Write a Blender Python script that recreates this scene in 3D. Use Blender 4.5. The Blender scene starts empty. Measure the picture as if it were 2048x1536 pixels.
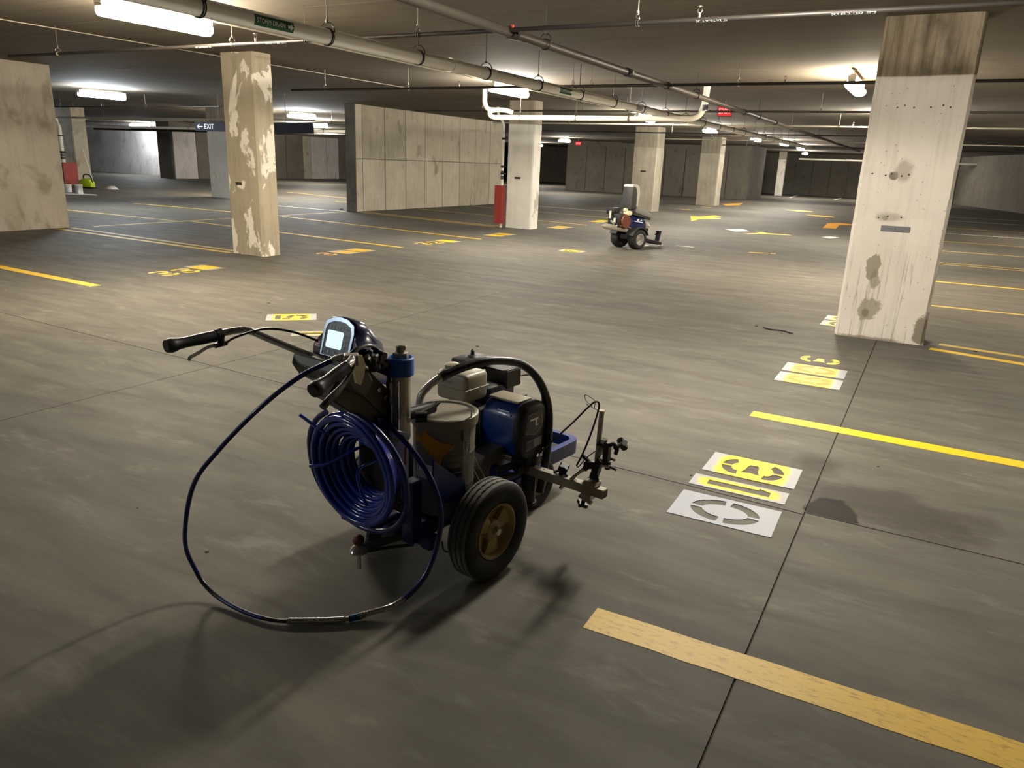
import bpy, bmesh, math, random
from mathutils import Vector, Matrix

# ------------------------------------------------------------------ camera, world, exposure
scene = bpy.context.scene
COL = scene.collection
cam_data = bpy.data.cameras.new('camera')
cam = bpy.data.objects.new('camera', cam_data)
COL.objects.link(cam)
CR = ((0.8732263, 0.4858604, 0.0376227), (0.1695999, -0.2306236, -0.9581485), (-0.4568498, 0.8430613, -0.2837885))
m = Matrix.Identity(4)
for i in range(3):
    m[i][0] = CR[0][i]
    m[i][1] = -CR[1][i]
    m[i][2] = -CR[2][i]
m[2][3] = 1.6
cam.matrix_world = m
cam_data.sensor_width = 36.0
cam_data.lens = 1499.417 / 2048 * 36.0
cam_data.clip_start = 0.05
cam_data.clip_end = 300
scene.camera = cam
world = bpy.data.worlds.new('world')
scene.world = world
world.use_nodes = True
world.node_tree.nodes['Background'].inputs[0].default_value = (1.0, 0.93, 0.82, 1)
world.node_tree.nodes['Background'].inputs[1].default_value = 0.0
scene.view_settings.view_transform = 'Standard'
scene.view_settings.look = 'None'
scene.view_settings.gamma = 1.0
scene.view_settings.use_curve_mapping = False
scene.view_settings.exposure = 0.3
LAMP = 225.0
CEIL = 3.03

# ------------------------------------------------------------------ helpers
def lin(c):
    return tuple((v / 255 / 12.92) if v / 255 <= 0.04045 else ((v / 255 + 0.055) / 1.055) ** 2.4 for v in c)

MATS = {}
class N:
    """tiny node-building helper"""
    def __init__(self, name):
        self.m = bpy.data.materials.new(name)
        self.m.use_nodes = True
        self.t = self.m.node_tree
        self.p = self.t.nodes['Principled BSDF']
    def n(self, typ, **kw):
        nd = self.t.nodes.new(typ)
        for k, v in kw.items():
            if k.startswith('i_'):
                key = k[2:]
                key = int(key) if key.isdigit() else key.replace('_', ' ')
                nd.inputs[key].default_value = v
            else:
                setattr(nd, k, v)
        return nd
    def l(self, a, b, out=0, inp=0):
        self.t.links.new(a.outputs[out], b.inputs[inp])
        return b
    def math(self, op, a, b=None, clamp=False):
        nd = self.n('ShaderNodeMath', operation=op, use_clamp=clamp)
        for i, v in enumerate((a, b)):
            if v is None:
                continue
            if isinstance(v, (int, float)):
                nd.inputs[i].default_value = v
            else:
                self.t.links.new(v, nd.inputs[i])
        return nd.outputs[0]
    def mix(self, fac, a, b, typ='MIX'):
        nd = self.n('ShaderNodeMix', data_type='RGBA', blend_type=typ)
        for idx, v in ((0, fac), (6, a), (7, b)):
            if isinstance(v, (int, float)):
                nd.inputs[idx].default_value = v
            elif isinstance(v, tuple):
                nd.inputs[idx].default_value = (*v[:3], 1)
            else:
                self.t.links.new(v, nd.inputs[idx])
        return nd.outputs[2]
    def ramp(self, src, stops):
        nd = self.n('ShaderNodeValToRGB')
        el = nd.color_ramp.elements
        while len(el) > 1:
            el.remove(el[0])
        el[0].position = stops[0][0]
        el[0].color = (*stops[0][1], 1) if isinstance(stops[0][1], tuple) else (stops[0][1],) * 3 + (1,)
        for p, c in stops[1:]:
            e = el.new(p)
            e.color = (*c, 1) if isinstance(c, tuple) else (c, c, c, 1)
        self.t.links.new(src, nd.inputs[0])
        return nd.outputs[0]
    def noise(self, vec, scale, detail=4, rough=0.55, dist=0.0):
        nd = self.n('ShaderNodeTexNoise')
        nd.inputs['Scale'].default_value = scale
        nd.inputs['Detail'].default_value = detail
        nd.inputs['Roughness'].default_value = rough
        nd.inputs['Distortion'].default_value = dist
        self.t.links.new(vec, nd.inputs['Vector'])
        return nd.outputs['Fac']
    def pos(self):
        return self.n('ShaderNodeNewGeometry').outputs['Position']
    def obj(self):
        return self.n('ShaderNodeTexCoord').outputs['Object']
    def mapping(self, vec, scale=(1, 1, 1), loc=(0, 0, 0), rot=(0, 0, 0)):
        nd = self.n('ShaderNodeMapping')
        nd.inputs['Scale'].default_value = scale
        nd.inputs['Location'].default_value = loc
        nd.inputs['Rotation'].default_value = rot
        self.t.links.new(vec, nd.inputs['Vector'])
        return nd.outputs[0]
    def sep(self, vec):
        nd = self.n('ShaderNodeSeparateXYZ')
        self.t.links.new(vec, nd.inputs[0])
        return nd.outputs
    def base(self, v):
        if isinstance(v, tuple):
            self.p.inputs['Base Color'].default_value = (*v[:3], 1)
        else:
            self.t.links.new(v, self.p.inputs['Base Color'])
    def rough(self, v):
        if isinstance(v, (int, float)):
            self.p.inputs['Roughness'].default_value = v
        else:
            self.t.links.new(v, self.p.inputs['Roughness'])
    def bump(self, h, strength=0.3, dist=0.01):
        nd = self.n('ShaderNodeBump')
        nd.inputs['Strength'].default_value = strength
        nd.inputs['Distance'].default_value = dist
        self.t.links.new(h, nd.inputs['Height'])
        self.t.links.new(nd.outputs[0], self.p.inputs['Normal'])

def simple(name, rgb, rough=0.5, metal=0.0, var=0.12, scale=18, bump=0.0, coat=0.0):
    k = N(name)
    c = lin(rgb)
    v = k.noise(k.obj(), scale, 5)
    a = tuple(x * (1 - var) for x in c)
    b = tuple(min(1, x * (1 + var)) for x in c)
    k.base(k.mix(v, a, b))
    k.rough(k.math('ADD', k.math('MULTIPLY', v, 0.16), rough - 0.08, True))
    k.p.inputs['Metallic'].default_value = metal
    if coat:
        k.p.inputs['Coat Weight'].default_value = coat
        k.p.inputs['Coat Roughness'].default_value = 0.08
    if bump:
        k.bump(v, bump, 0.004)
    MATS[name] = k.m
    return k.m

def emit(name, rgb, strength, base=(0.8, 0.8, 0.8)):
    k = N(name)
    k.base(base)
    k.p.inputs['Emission Color'].default_value = (*rgb, 1)
    k.p.inputs['Emission Strength'].default_value = strength
    MATS[name] = k.m
    return k.m

def obj(name, bm, mat, parent=None, smooth=False, loc=None, rot=None, angle=None):
    me = bpy.data.meshes.new(name)
    bmesh.ops.recalc_face_normals(bm, faces=bm.faces[:])
    bm.to_mesh(me)
    bm.free()
    if smooth:
        for p in me.polygons:
            p.use_smooth = True
        try:
            me.set_sharp_from_angle(angle=math.radians(angle or 40))
        except Exception:
            pass
    o = bpy.data.objects.new(name, me)
    COL.objects.link(o)
    me.materials.append(MATS[mat] if isinstance(mat, str) else mat)
    if parent:
        o.parent = parent
    if loc:
        o.location = loc
    if rot:
        o.rotation_euler = rot
    return o

def meshobj(name, me, mat, parent=None, loc=None, rot=None):
    o = bpy.data.objects.new(name, me)
    COL.objects.link(o)
    if mat and not me.materials:
        me.materials.append(MATS[mat] if isinstance(mat, str) else mat)
    if parent:
        o.parent = parent
    if loc:
        o.location = loc
    if rot:
        o.rotation_euler = rot
    return o

def tag(o, label, cat, group=None):
    o['label'] = label
    o['category'] = cat
    if group:
        o['group'] = group
    return o

def struct(o, label=None):
    o['kind'] = 'structure'
    if label:
        o['label'] = label
    return o

def thing(name, label, cat, loc=(0, 0, 0), rz=0, group=None):
    o = bpy.data.objects.new(name, None)
    COL.objects.link(o)
    o.empty_display_size = 0.1
    o.location = loc
    o.rotation_euler = (0, 0, rz)
    return tag(o, label, cat, group)

def dup(root, loc, rz=None, label=None):
    r = root.copy()
    COL.objects.link(r)
    r.location = loc
    if rz is not None:
        r.rotation_euler = (0, 0, rz)
    if label:
        r['label'] = label
    for ch in list(root.children):
        c = ch.copy()
        COL.objects.link(c)
        c.parent = r
        for g in ch.children:
            d = g.copy()
            COL.objects.link(d)
            d.parent = c
    return r

def B():
    return bmesh.new()

def box(bm, c, s, rot=None, bevel=0.0, seg=2):
    r = bmesh.ops.create_cube(bm, size=1.0)
    vs = r['verts']
    mt = Matrix.Translation(Vector(c))
    if rot is not None:
        mt = mt @ (rot if isinstance(rot, Matrix) else Matrix.Rotation(rot[0], 4, rot[1]))
    mt = mt @ Matrix.Diagonal((s[0], s[1], s[2], 1))
    bmesh.ops.transform(bm, matrix=mt, verts=vs)
    if bevel:
        es = list({e for v in vs for e in v.link_edges})
        bmesh.ops.bevel(bm, geom=es, offset=bevel, segments=seg, affect='EDGES', profile=0.5)
    return bm

def frame_z(d):
    d = Vector(d).normalized()
    up = Vector((0, 0, 1)) if abs(d.z) < 0.95 else Vector((1, 0, 0))
    x = up.cross(d).normalized()
    y = d.cross(x)
    return x, y, d

def cyl(bm, a, b, r, n=12, r2=None, caps=True):
    a, b = Vector(a), Vector(b)
    x, y, d = frame_z(b - a)
    r2 = r if r2 is None else r2
    A, Bv = [], []
    for i in range(n):
        t = 2 * math.pi * i / n
        off = x * math.cos(t) + y * math.sin(t)
        A.append(bm.verts.new(a + off * r))
        Bv.append(bm.verts.new(b + off * r2))
    for i in range(n):
        j = (i + 1) % n
        bm.faces.new((A[i], A[j], Bv[j], Bv[i]))
    if caps:
        bm.faces.new(A[::-1])
        bm.faces.new(Bv)
    return bm

def catmull(pts, k=8, closed=False):
    P = [Vector(p) for p in pts]
    n = len(P)
    out = []
    rng = n if closed else n - 1
    for i in range(rng):
        if closed:
            p0, p1, p2, p3 = P[(i - 1) % n], P[i], P[(i + 1) % n], P[(i + 2) % n]
        else:
            p1, p2 = P[i], P[i + 1]
            p0 = P[i - 1] if i else p1 * 2 - p2
            p3 = P[i + 2] if i + 2 < n else p2 * 2 - p1
        for j in range(k):
            t = j / k
            out.append(0.5 * ((2 * p1) + (p2 - p0) * t + (2 * p0 - 5 * p1 + 4 * p2 - p3) * t * t + (3 * p1 - p0 - 3 * p2 + p3) * t ** 3))
    if not closed:
        out.append(P[-1])
    return out

def tube(bm, pts, r, n=10, closed=False, radii=None, caps=True):
    P = [Vector(p) for p in pts]
    m_ = len(P)
    rings = []
    prev = None
    for i in range(m_):
        if closed:
            t = P[(i + 1) % m_] - P[(i - 1) % m_]
        else:
            t = P[min(i + 1, m_ - 1)] - P[max(i - 1, 0)]
        t.normalize()
        if prev is None:
            x, y, _ = frame_z(t)
        else:
            x = prev - t * prev.dot(t)
            if x.length < 1e-6:
                x, y, _ = frame_z(t)
            x.normalize()
            y = t.cross(x)
        prev = x
        rr = radii[i] if radii else r
        rings.append([bm.verts.new(P[i] + (x * math.cos(2 * math.pi * k / n) + y * math.sin(2 * math.pi * k / n)) * rr) for k in range(n)])
    for i in range(m_ if closed else m_ - 1):
        a, b = rings[i], rings[(i + 1) % m_]
        for k in range(n):
            bm.faces.new((a[k], a[(k + 1) % n], b[(k + 1) % n], b[k]))
    if not closed and caps:
        bm.faces.new(rings[0][::-1])
        bm.faces.new(rings[-1])
    return bm

def lathe(bm, prof, n=32, axis='Z', c=(0, 0, 0), mod=None, closed=False, cap0=True):
    """prof: list of (r, h). axis direction of h."""
    c = Vector(c)
    rings = []
    for pi, (r, h) in enumerate(prof):
        ring = []
        for k in range(n):
            t = 2 * math.pi * k / n
            hh = h + (mod(pi, r, t) if mod else 0)
            if axis == 'Z':
                v = Vector((r * math.cos(t), r * math.sin(t), hh))
            elif axis == 'X':
                v = Vector((hh, r * math.cos(t), r * math.sin(t)))
            else:
                v = Vector((r * math.cos(t), hh, r * math.sin(t)))
            ring.append(bm.verts.new(c + v))
        rings.append(ring)
    m_ = len(prof)
    for i in range(m_ if closed else m_ - 1):
        a, b = rings[i], rings[(i + 1) % m_]
        for k in range(n):
            bm.faces.new((a[k], a[(k + 1) % n], b[(k + 1) % n], b[k]))
    if not closed:
        if prof[0][0] > 1e-5 and cap0:
            bm.faces.new(rings[0][::-1])
        if prof[-1][0] > 1e-5:
            bm.faces.new(rings[-1])
    bmesh.ops.remove_doubles(bm, verts=bm.verts[:], dist=1e-6)
    return bm

def prism(bm, poly, h0, h1, plane='XY', c=0):
    """extrude polygon (list of 2d) between h0 and h1 along the remaining axis"""
    def P(p, h):
        if plane == 'XY':
            return Vector((p[0], p[1], h))
        if plane == 'YZ':
            return Vector((h, p[0], p[1]))
        return Vector((p[0], h, p[1]))
    a = [bm.verts.new(P(p, h0)) for p in poly]
    b = [bm.verts.new(P(p, h1)) for p in poly]
    n = len(poly)
    bm.faces.new(a[::-1])
    bm.faces.new(b)
    for i in range(n):
        j = (i + 1) % n
        bm.faces.new((a[i], a[j], b[j], b[i]))
    return bm

def beveled(bm, off, seg=2):
    bmesh.ops.recalc_face_normals(bm, faces=bm.faces[:])
    bmesh.ops.bevel(bm, geom=[e for e in bm.edges if len(e.link_faces) == 2 and e.calc_face_angle(0) > 0.5], offset=off, segments=seg, affect='EDGES', profile=0.5)
    return bm

def text_mesh(txt, size, extrude=0.0006, align='CENTER', xs=1.0):
    cu = bpy.data.curves.new('lettering', 'FONT')
    cu.body = txt
    cu.size = size
    cu.extrude = extrude
    cu.align_x = align
    cu.align_y = 'CENTER'
    cu.resolution_u = 3
    o = bpy.data.objects.new('lettering', cu)
    COL.objects.link(o)
    dg = bpy.context.evaluated_depsgraph_get()
    me = bpy.data.meshes.new_from_object(o.evaluated_get(dg))
    bpy.data.objects.remove(o)
    if xs != 1.0:
        for v in me.vertices:
            v.co.x *= xs
    me.name = 'lettering'
    return me

def refine(me, size):
    bm = bmesh.new()
    bm.from_mesh(me)
    bmesh.ops.triangulate(bm, faces=bm.faces[:])
    for _ in range(6):
        es = [e for e in bm.edges if e.calc_length() > size]
        if not es:
            break
        bmesh.ops.subdivide_edges(bm, edges=es, cuts=1, use_grid_fill=False)
        bmesh.ops.triangulate(bm, faces=bm.faces[:])
    bm.to_mesh(me)
    bm.free()
    return me

def flat_mesh(polys, extrude):
    """2-D outlines with even-odd holes -> thin solid"""
    cu = bpy.data.curves.new('flat', 'CURVE')
    cu.dimensions = '2D'
    cu.fill_mode = 'BOTH'
    cu.extrude = extrude / 2
    for poly in polys:
        sp = cu.splines.new('POLY')
        sp.points.add(len(poly) - 1)
        for i, p in enumerate(poly):
            sp.points[i].co = (p[0], p[1], 0, 1)
        sp.use_cyclic_u = True
    o = bpy.data.objects.new('flat', cu)
    COL.objects.link(o)
    dg = bpy.context.evaluated_depsgraph_get()
    me = bpy.data.meshes.new_from_object(o.evaluated_get(dg))
    bpy.data.objects.remove(o)
    return me

# ------------------------------------------------------------------ materials
def concrete_floor():
    k = N('concrete_floor')
    P = k.pos()
    big = k.noise(P, 0.55, 6, 0.6)
    streak = k.noise(k.mapping(P, (0.7, 3.2, 1)), 1.6, 6, 0.65, 0.6)
    fine = k.noise(P, 26, 6, 0.7)
    c = k.mix(k.ramp(big, [(0.3, 0.0), (0.7, 1.0)]), lin((91, 87, 79)), lin((111, 106, 96)))
    c = k.mix(k.math('MULTIPLY', k.ramp(streak, [(0.35, 0.0), (0.7, 1.0)]), 0.8), c, lin((78, 75, 69)))
    c = k.mix(k.math('MULTIPLY', k.ramp(fine, [(0.58, 0.0), (0.78, 1.0)]), 0.4), c, lin((84, 79, 71)))
    light = k.noise(k.mapping(P, (1.0, 2.4, 1), (3.7, 1.2, 0)), 2.1, 5, 0.7, 0.4)
    c = k.mix(k.math('MULTIPLY', k.ramp(light, [(0.56, 0.0), (0.76, 1.0)]), 0.5), c, lin((137, 132, 122)))
    # damp patches beside the joint crossing
    def patch(cx, cy, sx, sy, w, lo, hi, seed, nscale):
        q = k.mapping(P, (1 / sx, 1 / sy, 0), (-cx / sx, -cy / sy, 0))
        ln = k.n('ShaderNodeVectorMath', operation='LENGTH')
        k.t.links.new(q, ln.inputs[0])
        nz = k.noise(k.mapping(P, (1, 1, 1), (seed, seed, 0)), nscale, 5, 0.6)
        d = k.math('ADD', ln.outputs['Value'], k.math('MULTIPLY', k.math('SUBTRACT', nz, 0.5), w))
        return k.ramp(d, [(lo, 1.0), (hi, 0.0)])
    yy = k.sep(P)[1]
    above = k.math('GREATER_THAN', yy, 3.672)
    wet = k.math('MULTIPLY', patch(-0.21, 3.74, 0.155, 0.19, 0.9, 0.78, 0.9, 2.0, 7), above)
    damp = patch(0.07, 3.95, 0.56, 0.34, 1.3, 0.55, 0.95, 5.0, 3.5)
    damp2 = patch(-0.36, 4.35, 0.16, 0.22, 1.2, 0.4, 1.0, 9.0, 5)
    c = k.mix(k.math('MULTIPLY', damp, 0.6), c, lin((55, 50, 43)))
    c = k.mix(k.math('MULTIPLY', damp2, 0.6), c, lin((55, 50, 43)))
    c = k.mix(k.math('MULTIPLY', wet, 0.95), c, lin((30, 27, 22)))
    chalk = patch(-2.32, 2.02, 0.13, 0.10, 1.5, 0.3, 0.9, 12.0, 14)
    c = k.mix(k.math('MULTIPLY', chalk, 0.3), c, lin((137, 132, 122)))
    k.base(c)
    k.rough(k.math('ADD', k.math('MULTIPLY', streak, 0.2), 0.6, True))
    k.p.inputs['Specular IOR Level'].default_value = 0.18
    k.bump(k.math('ADD', fine, k.math('MULTIPLY', streak, 0.6)), 0.12, 0.004)
    MATS['floor'] = k.m
concrete_floor()

def concrete(name, a, b, patch=None, pth=(0.5, 0.55), scale=1.3, streaks=0.4, pits=True, band=None, pscale=2.2):
    k = N(name)
    P = k.pos()
    big = k.noise(P, scale, 6, 0.62, 0.3)
    st = k.noise(k.mapping(P, (7, 7, 0.55)), 1.5, 5, 0.6)
    fine = k.noise(P, 40, 5, 0.7)
    c = k.mix(k.ramp(big, [(0.32, 0.0), (0.68, 1.0)]), lin(a), lin(b))
    c = k.mix(k.math('MULTIPLY', k.ramp(st, [(0.5, 0.0), (0.75, 1.0)]), streaks), c, tuple(x * 0.62 for x in lin(a)))
    if patch:
        pn = k.noise(k.mapping(P, (1, 1, 0.6), (1.3, 0.4, 2.1)), pscale, 7, 0.6, 0.5)
        c = k.mix(k.ramp(pn, [(pth[0], 0.0), (pth[1], 1.0)]), c, lin(patch))
    if pits:
        vo = k.n('ShaderNodeTexVoronoi', i_Scale=16.0)
        k.t.links.new(P, vo.inputs['Vector'])
        c = k.mix(k.math('MULTIPLY', k.ramp(vo.outputs['Distance'], [(0.05, 1.0), (0.11, 0.0)]), 0.5), c, tuple(x * 0.4 for x in lin(a)))
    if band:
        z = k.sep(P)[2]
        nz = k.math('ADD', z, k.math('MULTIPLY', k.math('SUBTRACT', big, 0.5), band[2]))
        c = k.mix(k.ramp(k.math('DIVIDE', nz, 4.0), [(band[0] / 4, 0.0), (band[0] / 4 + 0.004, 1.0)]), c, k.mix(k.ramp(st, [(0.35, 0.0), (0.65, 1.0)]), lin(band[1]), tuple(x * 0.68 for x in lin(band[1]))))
    k.base(c)
    k.rough(0.85)
    k.p.inputs['Specular IOR Level'].default_value = 0.25
    k.bump(k.math('ADD', fine, big), 0.25, 0.006)
    MATS[name] = k.m
def pale_column():
    k = N('column_pale')
    P = k.pos()
    big = k.noise(P, 1.1, 6, 0.62, 0.3)
    st = k.noise(k.mapping(P, (9, 9, 0.5)), 1.5, 5, 0.6)
    fine = k.noise(P, 40, 5, 0.7)
    X, Y, Z = k.sep(P)
    c = k.mix(k.ramp(big, [(0.32, 0.0), (0.68, 1.0)]), lin((222, 214, 201)), lin((240, 232, 219)))
    c = k.mix(k.math('MULTIPLY', k.ramp(st, [(0.52, 0.0), (0.72, 1.0)]), 0.3), c, lin((168, 158, 142)))
    # runs of grout in the lower half
    run = k.noise(k.mapping(P, (26, 26, 0.7), (0.3, 0, 0)), 1.0, 3, 0.5)
    low = k.ramp(Z, [(0.55, 1.0), (1.0, 0.0)])
    c = k.mix(k.math('MULTIPLY', k.math('MULTIPLY', k.ramp(run, [(0.56, 0.0), (0.62, 1.0), (0.66, 0.0)]), low), 0.6), c, lin((150, 140, 122)))
    def stain(cx, cz, rx, rz, col, f, seed, soft=0.1, w=1.3):
        q = k.mapping(P, (1 / rx, 0, 1 / rz), (-cx / rx, 0, -cz / rz))
        ln = k.n('ShaderNodeVectorMath', operation='LENGTH')
        k.t.links.new(q, ln.inputs[0])
        nz = k.noise(k.mapping(P, (1, 1, 1), (seed, 0, seed)), 9, 6, 0.65)
        d = k.math('ADD', ln.outputs['Value'], k.math('MULTIPLY', k.math('SUBTRACT', nz, 0.5), w))
        return k.mix(k.math('MULTIPLY', k.ramp(d, [(0.8 - soft, 1.0), (0.8 + soft, 0.0)]), f), c, lin(col))
    for a_ in ((-0.47, 0.74, 0.085, 0.17, (150, 141, 122), 0.9, 1.0, 0.04, 1.5), (-0.44, 0.60, 0.05, 0.12, (138, 128, 110), 0.7, 2.0, 0.1, 1.6), (-0.45, 0.30, 0.13, 0.13, (158, 149, 130), 0.85, 3.0, 0.08, 1.8), (-0.47, 0.26, 0.04, 0.05, (126, 116, 98), 0.8, 4.0, 0.2, 1.2),
               (-0.43, 1.61, 0.05, 0.045, (120, 110, 94), 0.9, 5.0, 0.1, 1.6), (-0.35, 1.66, 0.09, 0.13, (170, 160, 142), 0.7, 6.0, 0.3, 1.2), (-0.44, 1.21, 0.035, 0.03, (118, 108, 92), 0.9, 7.0, 0.2, 1.0), (-0.40, 1.22, 0.14, 0.06, (172, 162, 144), 0.7, 8.0, 0.3, 1.4),
               (0.06, 0.14, 0.09, 0.18, (130, 120, 104), 0.9, 9.0, 0.1, 1.6), (-0.4, 0.0, 0.4, 0.035, (120, 104, 84), 0.7, 10.0, 0.3, 1.5)):
        c = stain(*a_)
    vo = k.n('ShaderNodeTexVoronoi', i_Scale=15.0)
    k.t.links.new(P, vo.inputs['Vector'])
    c = k.mix(k.math('MULTIPLY', k.ramp(vo.outputs['Distance'], [(0.05, 1.0), (0.12, 0.0)]), 0.6), c, lin((110, 101, 88)))
    band = k.ramp(k.math('DIVIDE', k.math('ADD', Z, k.math('MULTIPLY', k.math('SUBTRACT', big, 0.5), 0.05)), 4.0), [(2.5 / 4, 0.0), (2.5 / 4 + 0.003, 1.0)])
    dark = k.mix(k.ramp(st, [(0.4, 0.0), (0.65, 1.0)]), lin((168, 154, 132)), lin((118, 104, 84)))
    sm = k.noise(k.mapping(P, (2.2, 1, 1.6), (3.1, 0, 0.4)), 1.6, 5, 0.6)
    dark = k.mix(k.math('MULTIPLY', k.ramp(sm, [(0.5, 0.0), (0.72, 1.0)]), 0.75), dark, lin((86, 76, 60)))
    c = k.mix(band, c, dark)
    k.base(c)
    k.rough(0.85)
    k.p.inputs['Specular IOR Level'].default_value = 0.25
    k.bump(k.math('ADD', fine, big), 0.25, 0.006)
    MATS['column_pale'] = k.m
pale_column()
concrete('column_patchy', (168, 157, 135), (186, 175, 153), (240, 233, 217), (0.53, 0.555), 1.4, 0.45, True, None, 2.1)
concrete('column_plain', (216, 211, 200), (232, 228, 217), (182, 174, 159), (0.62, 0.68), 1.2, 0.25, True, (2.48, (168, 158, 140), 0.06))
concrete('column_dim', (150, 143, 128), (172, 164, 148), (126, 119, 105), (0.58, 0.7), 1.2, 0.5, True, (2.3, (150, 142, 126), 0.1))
concrete('wall_panel', (172, 164, 146), (190, 181, 163), (136, 127, 108), (0.6, 0.72), 1.6, 0.45, True)
concrete('wall_panel_b', (160, 152, 134), (178, 169, 151), (128, 119, 101), (0.57, 0.7), 1.5, 0.55, True)
concrete('wall_pier', (164, 155, 139), (180, 171, 155), (140, 131, 115), (0.52, 0.66), 0.9, 0.35, True)
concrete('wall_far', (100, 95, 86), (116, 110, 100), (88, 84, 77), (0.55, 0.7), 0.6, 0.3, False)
concrete('wall_cool', (184, 178, 174), (204, 196, 192), (164, 158, 156), (0.52, 0.7), 0.7, 0.25, False)

def ceiling_mat():
    k = N('concrete_ceiling')
    P = k.pos()
    board = k.noise(k.mapping(P, (0.35, 5.0, 1)), 1.4, 6, 0.6, 0.3)
    big = k.noise(P, 0.5, 5, 0.6)
    c = k.mix(k.ramp(big, [(0.3, 0.0), (0.7, 1.0)]), lin((95, 84, 69)), lin((114, 103, 85)))
    c = k.mix(k.math('MULTIPLY', k.ramp(board, [(0.45, 0.0), (0.75, 1.0)]), 0.45), c, lin((76, 66, 52)))
    ridge = k.noise(k.mapping(P, (0.25, 9.0, 1), (4, 2, 0)), 1.0, 3, 0.5)
    c = k.mix(k.math('MULTIPLY', k.ramp(ridge, [(0.66, 0.0), (0.7, 1.0), (0.74, 0.0)]), 0.4), c, lin((170, 156, 130)))
    k.base(c)
    k.rough(0.9)
    k.bump(board, 0.2, 0.01)
    MATS['ceiling'] = k.m
ceiling_mat()

def paint(name, rgb, worn, th=(0.66, 0.74), rough=0.55):
    k = N(name)
    P = k.pos()
    v = k.noise(k.mapping(P, (3, 12, 1)), 5.0, 7, 0.75)
    s = k.noise(P, 3.0, 4)
    c = k.mix(s, tuple(x * 0.92 for x in lin(rgb)), lin(rgb))
    c = k.mix(k.ramp(v, [(th[0], 0.0), (th[1], 1.0)]), c, lin(worn))
    k.base(c)
    k.rough(rough)
    k.bump(v, 0.2, 0.002)
    MATS[name] = k.m
paint('yellow_paint', (236, 192, 22), (198, 152, 26), (0.68, 0.8))
paint('yellow_worn', (206, 168, 66), (150, 120, 52), (0.52, 0.66))
paint('yellow_old', (206, 174, 66), (160, 140, 84), (0.5, 0.75))
paint('yellow_bright', (236, 200, 10), (214, 170, 14), (0.7, 0.8))
paint('orange_paint', (250, 176, 30), (222, 150, 30), (0.7, 0.8))
paint('white_paint', (226, 220, 208), (190, 182, 168), (0.7, 0.8))

def stencil_mat(name, ax, ay, full=True):
    """white plastic sheet; sprayed paint fades out towards the short ends"""
    k = N(name)
    O = k.obj()
    x, y, z = k.sep(O)
    nz = k.math('SUBTRACT', k.noise(O, 9, 4, 0.6), 0.5)
    dx = k.math('DIVIDE', k.math('ABSOLUTE', x), ax)
    dy = k.math('DIVIDE', k.math('ABSOLUTE', y), ay)
    d = k.math('ADD', k.math('POWER', k.math('ADD', k.math('POWER', dx, 4.0), k.math('POWER', dy, 4.0)), 0.25), k.math('MULTIPLY', nz, 0.22))
    f = k.ramp(d, [(0.86, 1.0), (1.0, 0.0)])
    ye = k.mix(k.noise(O, 4, 3), lin((222, 176, 4)), lin((232, 194, 16)))
    k.base(k.mix(f, lin((158, 158, 160)), ye))
    k.rough(0.5)
    MATS[name] = k.m
stencil_mat('stencil_sprayed', 0.20, 0.205)
stencil_mat('stencil_sprayed_narrow', 0.070, 0.225)
stencil_mat('stencil_sprayed_full', 0.24, 0.195)
simple('stencil_clean', (152, 155, 163), 0.45, 0, 0.03, 8)

simple('pvc_white', (226, 219, 204), 0.45, 0, 0.06, 6)
simple('pvc_grey', (228, 224, 216), 0.42, 0, 0.04, 6)
simple('pipe_dark', (62, 58, 54), 0.45, 0.5, 0.15, 10)
simple('pipe_mid', (72, 65, 57), 0.5, 0.2, 0.12, 10)
simple('pipe_pale', (190, 182, 164), 0.45, 0.1, 0.08, 10)
simple('hanger_steel', (120, 112, 100), 0.4, 0.8, 0.15, 20)
simple('hanger_black', (40, 36, 32), 0.5, 0.4, 0.15, 20)
simple('fixture_white', (226, 222, 210), 0.5, 0, 0.04, 6)
simple('galvanised', (190, 188, 182), 0.35, 0.4, 0.1, 20)
simple('red_guard', (142, 48, 40), 0.6, 0, 0.1, 6)
simple('sign_green', (14, 78, 54), 0.5, 0, 0.05, 6)
simple('sign_white', (232, 240, 232), 0.5, 0, 0.02, 6)
simple('sign_blue', (24, 27, 40), 0.9, 0, 0.05, 6)
simple('sign_plate', (128, 128, 130), 0.4, 0.3, 0.06, 10)
simple('sign_plate_dark', (66, 62, 56), 0.4, 0.3, 0.06, 10)
simple('sign_letter', (70, 70, 72), 0.5)
simple('exit_body', (60, 14, 12), 0.5)
simple('rubber', (32, 31, 30), 0.78, 0, 0.2, 30, 0.15)
simple('rubber_tread', (104, 102, 97), 0.85, 0, 0.2, 40, 0.2)
simple('rim_cream', (172, 154, 104), 0.5, 0.0, 0.2, 14)
simple('frame_blue', (20, 40, 104), 0.38, 0, 0.12, 12, 0, 0.2)
simple('console_blue', (22, 34, 78), 0.22, 0, 0.06, 12, 0, 0.6)
simple('housing_blue', (14, 48, 116), 0.35, 0, 0.08, 12, 0, 0.3)
simple('collar_blue', (24, 92, 178), 0.5, 0, 0.06, 12)
simple('hose_blue', (24, 48, 138), 0.22, 0, 0.06, 12, 0, 0.5)
simple('hose_navy', (20, 26, 92), 0.3, 0, 0.08, 12, 0, 0.3)
simple('black_plastic', (20, 20, 20), 0.5, 0, 0.1, 20)
simple('grip_black', (26, 26, 26), 0.42, 0, 0.1, 20)
simple('black_hose', (20, 19, 18), 0.35, 0, 0.08, 20, 0, 0.15)
simple('dark_steel', (66, 64, 58), 0.45, 0.5, 0.2, 16)
simple('plate_grey', (92, 90, 82), 0.5, 0.4, 0.1, 12)
simple('steel', (176, 170, 156), 0.32, 0.45, 0.12, 18)
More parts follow.
